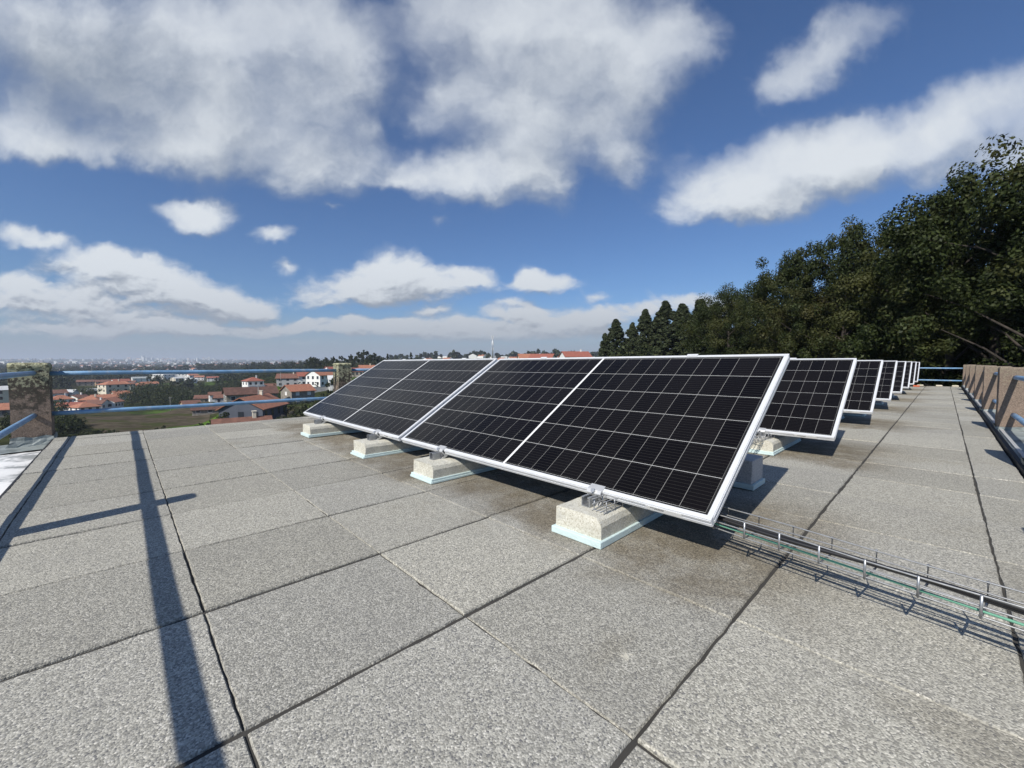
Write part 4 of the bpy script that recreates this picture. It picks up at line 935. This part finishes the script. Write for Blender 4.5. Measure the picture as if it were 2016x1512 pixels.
house('house', 12, 345, 13, 10, 9.0, 1.8, 20, 'pale', 'cream', 'tall cream house left of the corner post', 3, 3, True, False)
house('house', 8, 290, 14, 10, 3.4, 2.4, -8, 'orange', 'stone', 'orange-roofed house at the left edge below the cream one', 1, 3, chim=False)
for px, d, w_, h_, rg, rf, wl, rot, lb in [
    (206, 640, 16, 5, 2.2, 'brown', 'ochre', 5, 'brown house on the dark wooded slope'), (236, 610, 14, 6, 2.4, 'red', 'white', 20, 'white house with a red roof at the foot of the wooded slope'),
    (252, 640, 12, 4, 2, 'brown', 'white', -15, 'low white house right of the red-roofed one by the slope'), (168, 660, 14, 4.6, 2, 'brown', 'stone', -5, 'dull brown house at the left of the wooded slope'),
    (262, 560, 16, 3, 2, 'orange', 'ochre', 0, 'long low orange roof in the trees'), (292, 585, 14, 3.4, 2, 'orange', 'cream', 8, 'orange roof right of the long low one in the trees'),
    (275, 780, 18, 5, 2, 'grey', 'white', 10, 'pale shed with a grey roof below the hill'), (308, 860, 14, 7, 2.4, 'pale', 'white', -35, 'white gable house left of the white terraces'),
    (330, 840, 15, 8, 1.2, 'pale', 'white', 20, 'white villa at the left of the hillside terraces'), (346, 870, 18, 10, 1.0, 'pale', 'white', 0, 'biggest white block of the hillside terraces'),
    (362, 850, 14, 8, 1.4, 'pale', 'white', -20, 'white block at the right of the hillside terraces'), (378, 820, 14, 6, 2.2, 'orange', 'white', 30, 'orange-roofed white house right of the hillside terraces'),
    (392, 780, 12, 5, 2.0, 'orange', 'white', -10, 'white house below the upper rail right of the terraces'), (375, 700, 12, 5, 1.4, 'pale', 'white', 15, 'small white house in front of the terraces'),
    (418, 740, 14, 6, 2.0, 'red', 'white', 0, 'white house at the wood edge under the upper rail'), (348, 720, 12, 5, 1.6, 'pale', 'cream', 40, 'pale house in the trees under the terraces')]:
    house('house', px, d, w_, w_*.7, h_, rg, rot, rf, wl, lb, 2, 3, False, False)
for px, d, w_, h_, rg, rf, wl, rot, lb in [(1132, 235, 15, 4.6, 2.9, 'red', 'white', 20, 'white house with a wide red roof beyond the right panel'), (1068, 255, 14, 4.2, 2.6, 'red', 'cream', -15, 'red-roofed house left of the wide red roof'), (1038, 262, 11, 4.4, 2.6, 'orange', 'cream', 10, 'orange-roofed cream house beyond the middle of the panels'), (722, 300, 10, 5, 2.2, 'orange', 'ochre', 10, 'orange-brown house under the tall trees of the hill'), (706, 290, 8, 4, 2, 'red', 'stone', -20, 'small dull red roof under the hill trees'), (655, 285, 9, 6, 2.2, 'red', 'white', 25, 'white gabled house behind the far post'), (662, 215, 7, 5, 1.6, 'pale', 'white', 5, 'narrow white house half hidden by the far post')]:
    p = on_ground(px, d); tz = .68+d*{1132: .0300, 1068: .0245, 1038: .0245}.get(px, 0)
    house('house', px, d, w_, w_*.75, h_, rg, rot, rf, wl, lb, 1, 3, False, px in (1132, 722), lift=(tz-h_-rg-p.z) if px > 1000 else 0.0)
# garden wall by the white house
p = on_ground(642, 215); q = on_ground(700, 218); d_ = q-p
mb = MB(); mt = Matrix.Translation(p) @ Matrix.Rotation(math.atan2(d_.y, d_.x), 4, 'Z')
mb.box((-7, -.15, -2), (d_.length-4, .15, 1.5), mtx=mt); mb.box((-7.1, -.2, 1.503), (d_.length-3.9, .2, 1.62), mtx=mt)
tag(mb.build('garden_wall', WALLS['grey']), 'pale garden wall below the large white house', 'wall')
# phone mast
mp = at(970, 708, 330); ms = empty('phone_mast', (mp.x, mp.y, gz(mp.x, mp.y)))
tag(ms, 'slender grey phone mast with antennas against the sky', 'mast')
top = at(970, 661, 330).z-gz(mp.x, mp.y)
MB().tube([(0, 0, 0), (0, 0, top*.6), (0, 0, top)], [.55, .42, .22], 8).build('pole', STEEL, ms)
for zf, ln in ((top-1.2, 2.6), (top-6.0, 3.0), (top-10.5, 2.2)):
    for a in range(3):
        mb = MB(); c_, s_2 = math.cos(a*2.1+.4), math.sin(a*2.1+.4)
        mb.box((-.22, -.12, -ln/2), (.22, .12, ln/2), mtx=Matrix.Translation((c_*.95, s_2*.95, zf)) @ Matrix.Rotation(a*2.1+.4+math.pi/2, 4, 'Z')); mb.build('antenna', LABELW, ms)
mb = MB()
for zf in (top-1.2, top-6, top-10.5):
    for a in range(3): mb.tube([(0, 0, zf), (math.cos(a*2.1+.4)*.85, math.sin(a*2.1+.4)*.85, zf)], .08, 5)
mb.build('arm', STEEL, ms)
for px, d, h_, lb in ((552, 250, 9, 'thin utility pole beside the grey house'), (332, 290, 9, 'utility pole in the trees left of the valley houses'), (507, 132, 9, 'short utility pole before the orange gable'), (180, 560, 22, 'lattice pylon on the wooded slope')):
    p = on_ground(px, d); r_ = empty('utility_pole', p)
    MB().tube([(0, 0, -1), (0, 0, h_)], [.16, .10], 6).build('pole', plain('pole_grey', (.25, .24, .22)), r_)
    MB().box((-.8, -.06, h_-.7), (.8, .06, h_-.55)).build('crossarm', STEEL, r_); tag(r_, lb, 'pole')

# ------------------------------------------------------------------ trees and woods of the valley
HM = 9.0
MID = [broad_tree(HM, 3.6, 301+i, 46, 42, .36, .12, (0, 0), MIDG, BARK, False) for i in range(3)]
PINE = [broad_tree(HM, 3.2, 311+i, 30, 46, .34, .55, (.2, 0), WOODM, BARK, True) for i in range(2)]
CON = broad_tree(HM, 2.3, 321, 60, 40, .28, .06, (0, 0), WOODM, BARK, False, 'cone')
YEL = broad_tree(HM, 3.4, 331, 36, 40, .34, .1, (0, 0), YELG, BARK, False); GRY = broad_tree(HM, 3.6, 341, 40, 46, .26, .15, (0, 0), GREYB, GREYB, True)
rt = random.Random(9)
for k, (px, py, d, v_, lb) in enumerate([
    (690, 697, 340, PINE[0], 0), (708, 692, 350, PINE[1], 0), (722, 688, 345, PINE[0], 0), (735, 694, 340, PINE[1], 0), (672, 700, 350, PINE[1], 0), (655, 701, 355, PINE[0], 0), (640, 703, 360, PINE[1], 0), (625, 703, 365, PINE[0], 0), (612, 702, 360, PINE[1], 0), (700, 700, 330, MID[0], 0), (682, 706, 330, MID[1], 0), (728, 702, 325, MID[2], 0), (745, 700, 340, MID[1], 0), (664, 710, 335, MID[0], 0), (640, 712, 340, MID[2], 0), (618, 714, 345, MID[1], 0),
    (763, 696, 260, CON, 1), (809, 693, 250, CON, 2), (165, 796, 318, CON, 3),
    (440, 818, 118, YEL, 4), (575, 815, 125, GRY, 5), (556, 826, 112, GRY, 6), (598, 818, 130, MID[0], 7), (515, 828, 104, MID[1], 8), (612, 812, 138, MID[2], 9), (395, 832, 128, MID[0], 10), (415, 826, 120, MID[2], 11), (542, 800, 165, MID[1], 12), (565, 796, 172, MID[0], 13), (540, 758, 258, MID[2], 14), (548, 752, 262, MID[0], 14), (590, 752, 245, MID[1], 15), (512, 768, 280, MID[0], 16), (660, 742, 205, MID[2], 17), (655, 748, 195, MID[0], 17), (622, 752, 226, MID[1], 18), (475, 772, 290, YEL, 19)]):
    LB = ['tall dark tree in the clump on the hill behind the far post', 'small dark conifer left behind the panel top', 'lone pointed conifer rising over the panel edge', 'small dark conifer before the village roofs', 'yellow-green bush in the green field', 'bare grey bush left of the nearest panel corner', 'smaller bare grey bush by the roof edge', 'dark round tree beside the bare grey bush', 'green bush in front of the grey-blue house', 'dark tree under the panel corner', 'dark bush at the left of the green field', 'round bush between the green field and brown roof', 'dark tree left of the stone house', 'dark tree close against the stone house', 'round tree beside the grey house', 'dark tree below the white houses', 'dark tree right of the balconied house', 'dark tree by the garden wall', 'small tree in front of the large white house', 'yellowish tree left of the balconied house']
    p = at(px, py, d); g_ = gz(p.x, p.y)-.2; s = max(.25, (p.z-g_)/HM)
    place_tree(v_, (p.x, p.y, g_), rt.random()*6.3, s*(1.0 if lb else .8), LB[lb], 'bush' if lb in (4, 5, 6, 8, 10, 11) else 'tree', 'trees on the hill behind the far post' if lb == 0 else 'trees between the valley houses', 'bush' if lb in (4, 5, 6, 8, 10, 11) else 'valley_tree', s)
def blocked(x, y): return False
HPOS = [(o.location.x, o.location.y) for o in C.objects if o.parent is None and o.get('category') in ('house', 'shed', 'barn', 'hall', 'apartment house')]
HP = np.array(HPOS)
def scatter(name, regions, density_px, seed, size, n_leaf, m, hmin, hmax, clear=9):
    rng = np.random.default_rng(seed); cs, rd = [], []
    for (x0, x1, d0, d1, n) in regions:
        for _ in range(n):
            px = rng.uniform(x0, x1); d = math.exp(rng.uniform(math.log(d0), math.log(d1))); q = at(px, 720, d)
            dd = np.hypot(HP[:, 0]-q.x, HP[:, 1]-q.y); hr = math.hypot(q.x, q.y)
            if dd.min() < clear: continue
            # keep the sight line to the houses just behind open
            along = (HP @ np.array([q.x, q.y]))/hr; side = np.abs(HP[:, 0]*q.y-HP[:, 1]*q.x)/hr
            if ((along > hr) & (along < hr+(45 if hr < 450 else 190)) & (side < clear)).any(): continue
            z = gz(q.x, q.y); h = rng.uniform(hmin, hmax)
            for s in range(4):
                rr_ = h*.33*rng.uniform(.7, 1.15); cs.append((q.x+rng.normal(0, h*.2), q.y+rng.normal(0, h*.2), z+h*(.22+.2*s))); rd.append(rr_*(1.0 if s < 3 else .7))
    v, f = leaves(cs, rd, n_leaf, size, rng, .3, .9); tag(link(name, mesh_np(name, v, f), m), kind='stuff')
scatter('tall_valley_trees', [(228, 310, 340, 420, 80), (285, 350, 310, 420, 60)], 0, 27, .42, 42, MIDG, 8, 13, 8)
scatter('valley_trees', [(110, 240, 330, 400, 46), (130, 190, 385, 430, 20), (350, 480, 330, 560, 110), (60, 110, 230, 420, 24), (440, 560, 320, 520, 70), (560, 700, 240, 330, 40)], 0, 21, .42, 40, MIDG, 4.5, 9.5, 8)
scatter('hedge_bushes', [(100, 152, 155, 190, 40), (0, 100, 145, 190, 40), (420, 640, 110, 240, 70), (640, 760, 120, 230, 60), (380, 470, 190, 300, 40)], 0, 25, .26, 46, MIDG, 2.2, 4.4, 7)
scatter('low_scrub', [(150, 300, 128, 150, 60), (300, 400, 128, 160, 30), (400, 450, 112, 125, 16), (435, 610, 106, 120, 46)], 0, 26, .20, 40, MIDG, .9, 1.8, 5)
scatter('wooded_slope', [(0, 330, 560, 1200, 680), (330, 620, 480, 760, 210), (400, 480, 900, 1150, 130), (480, 640, 700, 1000, 90), (600, 760, 380, 700, 90)], 0, 22, 1.2, 22, WOODM, 8, 15, 14)
scatter('distant_woods', [(-60, 700, 1200, 2600, 520), (-60, 760, 2600, 7000, 900), (740, 1250, 700, 1600, 200)], 0, 23, 4.0, 14, WOODM, 9, 17, 25)
# the distant town
rng = np.random.default_rng(31); vv, ff, mi = [], [], []
def tbox(x, y, z, a, lx, ly, h, rf):
    ca_, sa_ = math.cos(a), math.sin(a); b0 = len(vv)
    for zz_ in (z-3, z+h):
        for sx, sy in ((-1, -1), (1, -1), (1, 1), (-1, 1)): vv.append((x+ca_*sx*lx-sa_*sy*ly, y+sa_*sx*lx+ca_*sy*ly, zz_))
    for q in ((0, 1, 5, 4), (1, 2, 6, 5), (2, 3, 7, 6), (3, 0, 4, 7)): ff.append([b0+i for i in q]); mi.append(0 if rf < 2 else 2)
    if rf == 1:
        ff.append([b0+4, b0+5, b0+6, b0+7]); mi.append(0)
    else:
        r0 = len(vv); vv.append((x-ca_*lx, y-sa_*lx, z+h+ly*.5)); vv.append((x+ca_*lx, y+sa_*lx, z+h+ly*.5))
        for q in ((b0+4, b0+5, r0+1, r0), (b0+6, b0+7, r0, r0+1)): ff.append(list(q)); mi.append(1)
        for q in ((b0+5, b0+6, r0+1, r0+1), (b0+7, b0+4, r0, r0)): ff.append(list(q)); mi.append(0)
for (x0, x1, d0, d1, n, hh) in ((110, 400, 1300, 2200, 300, 5), (-60, 640, 2000, 3600, 330, 6), (-60, 720, 3600, 8000, 420, 9), (240, 420, 6000, 8000, 60, 20), (520, 640, 1500, 3000, 60, 6), (740, 1200, 500, 1500, 40, 4)):
    for _ in range(n):
        px = rng.uniform(x0, x1); d = math.exp(rng.uniform(math.log(d0), math.log(d1))); q = at(px, 720, d)
        tall = d > 3500 and rng.random() < .2
        tbox(q.x, q.y, gz(q.x, q.y), rng.uniform(0, 3.1), rng.uniform(5, 11)*(1+d/9000), rng.uniform(4, 7)*(1+d/9000), hh*rng.uniform(.6, 1.4)*(1.9 if tall else 1), 1 if tall or rng.random() < .4 else int(rng.random() < .5)*0)
me = bpy.data.meshes.new('distant_town'); me.from_pydata(vv, [], [f if f[2] != f[3] else f[:3] for f in ff]); me.update()
for mm in (WALLS['white'], ROOFS['orange'], WALLS['grey']): me.materials.append(mm)
me.polygons.foreach_set('material_index', np.array(mi, np.int32))
tag(link('distant_town', me), kind='stuff')

# ------------------------------------------------------------------ haze over the valley
zmin = float(Z.min()); zmax = max(float(Z.max())+40, 60)
mb = MB(); mb.box((-16000, -16000, zmin-2), (16000, 16000, zmax))
m = bpy.data.materials.new('haze'); m.use_nodes = True; t = m.node_tree; t.nodes.clear()
pv = N(t, 'ShaderNodeVolumePrincipled', {'Color': (.80, .88, 1.0, 1), 'Density': 1.9e-4, 'Anisotropy': .1})
t.links.new(pv.outputs[0], N(t, 'ShaderNodeOutputMaterial').inputs['Volume'])
hzb = mb.build('haze', m); tag(hzb, kind='stuff')
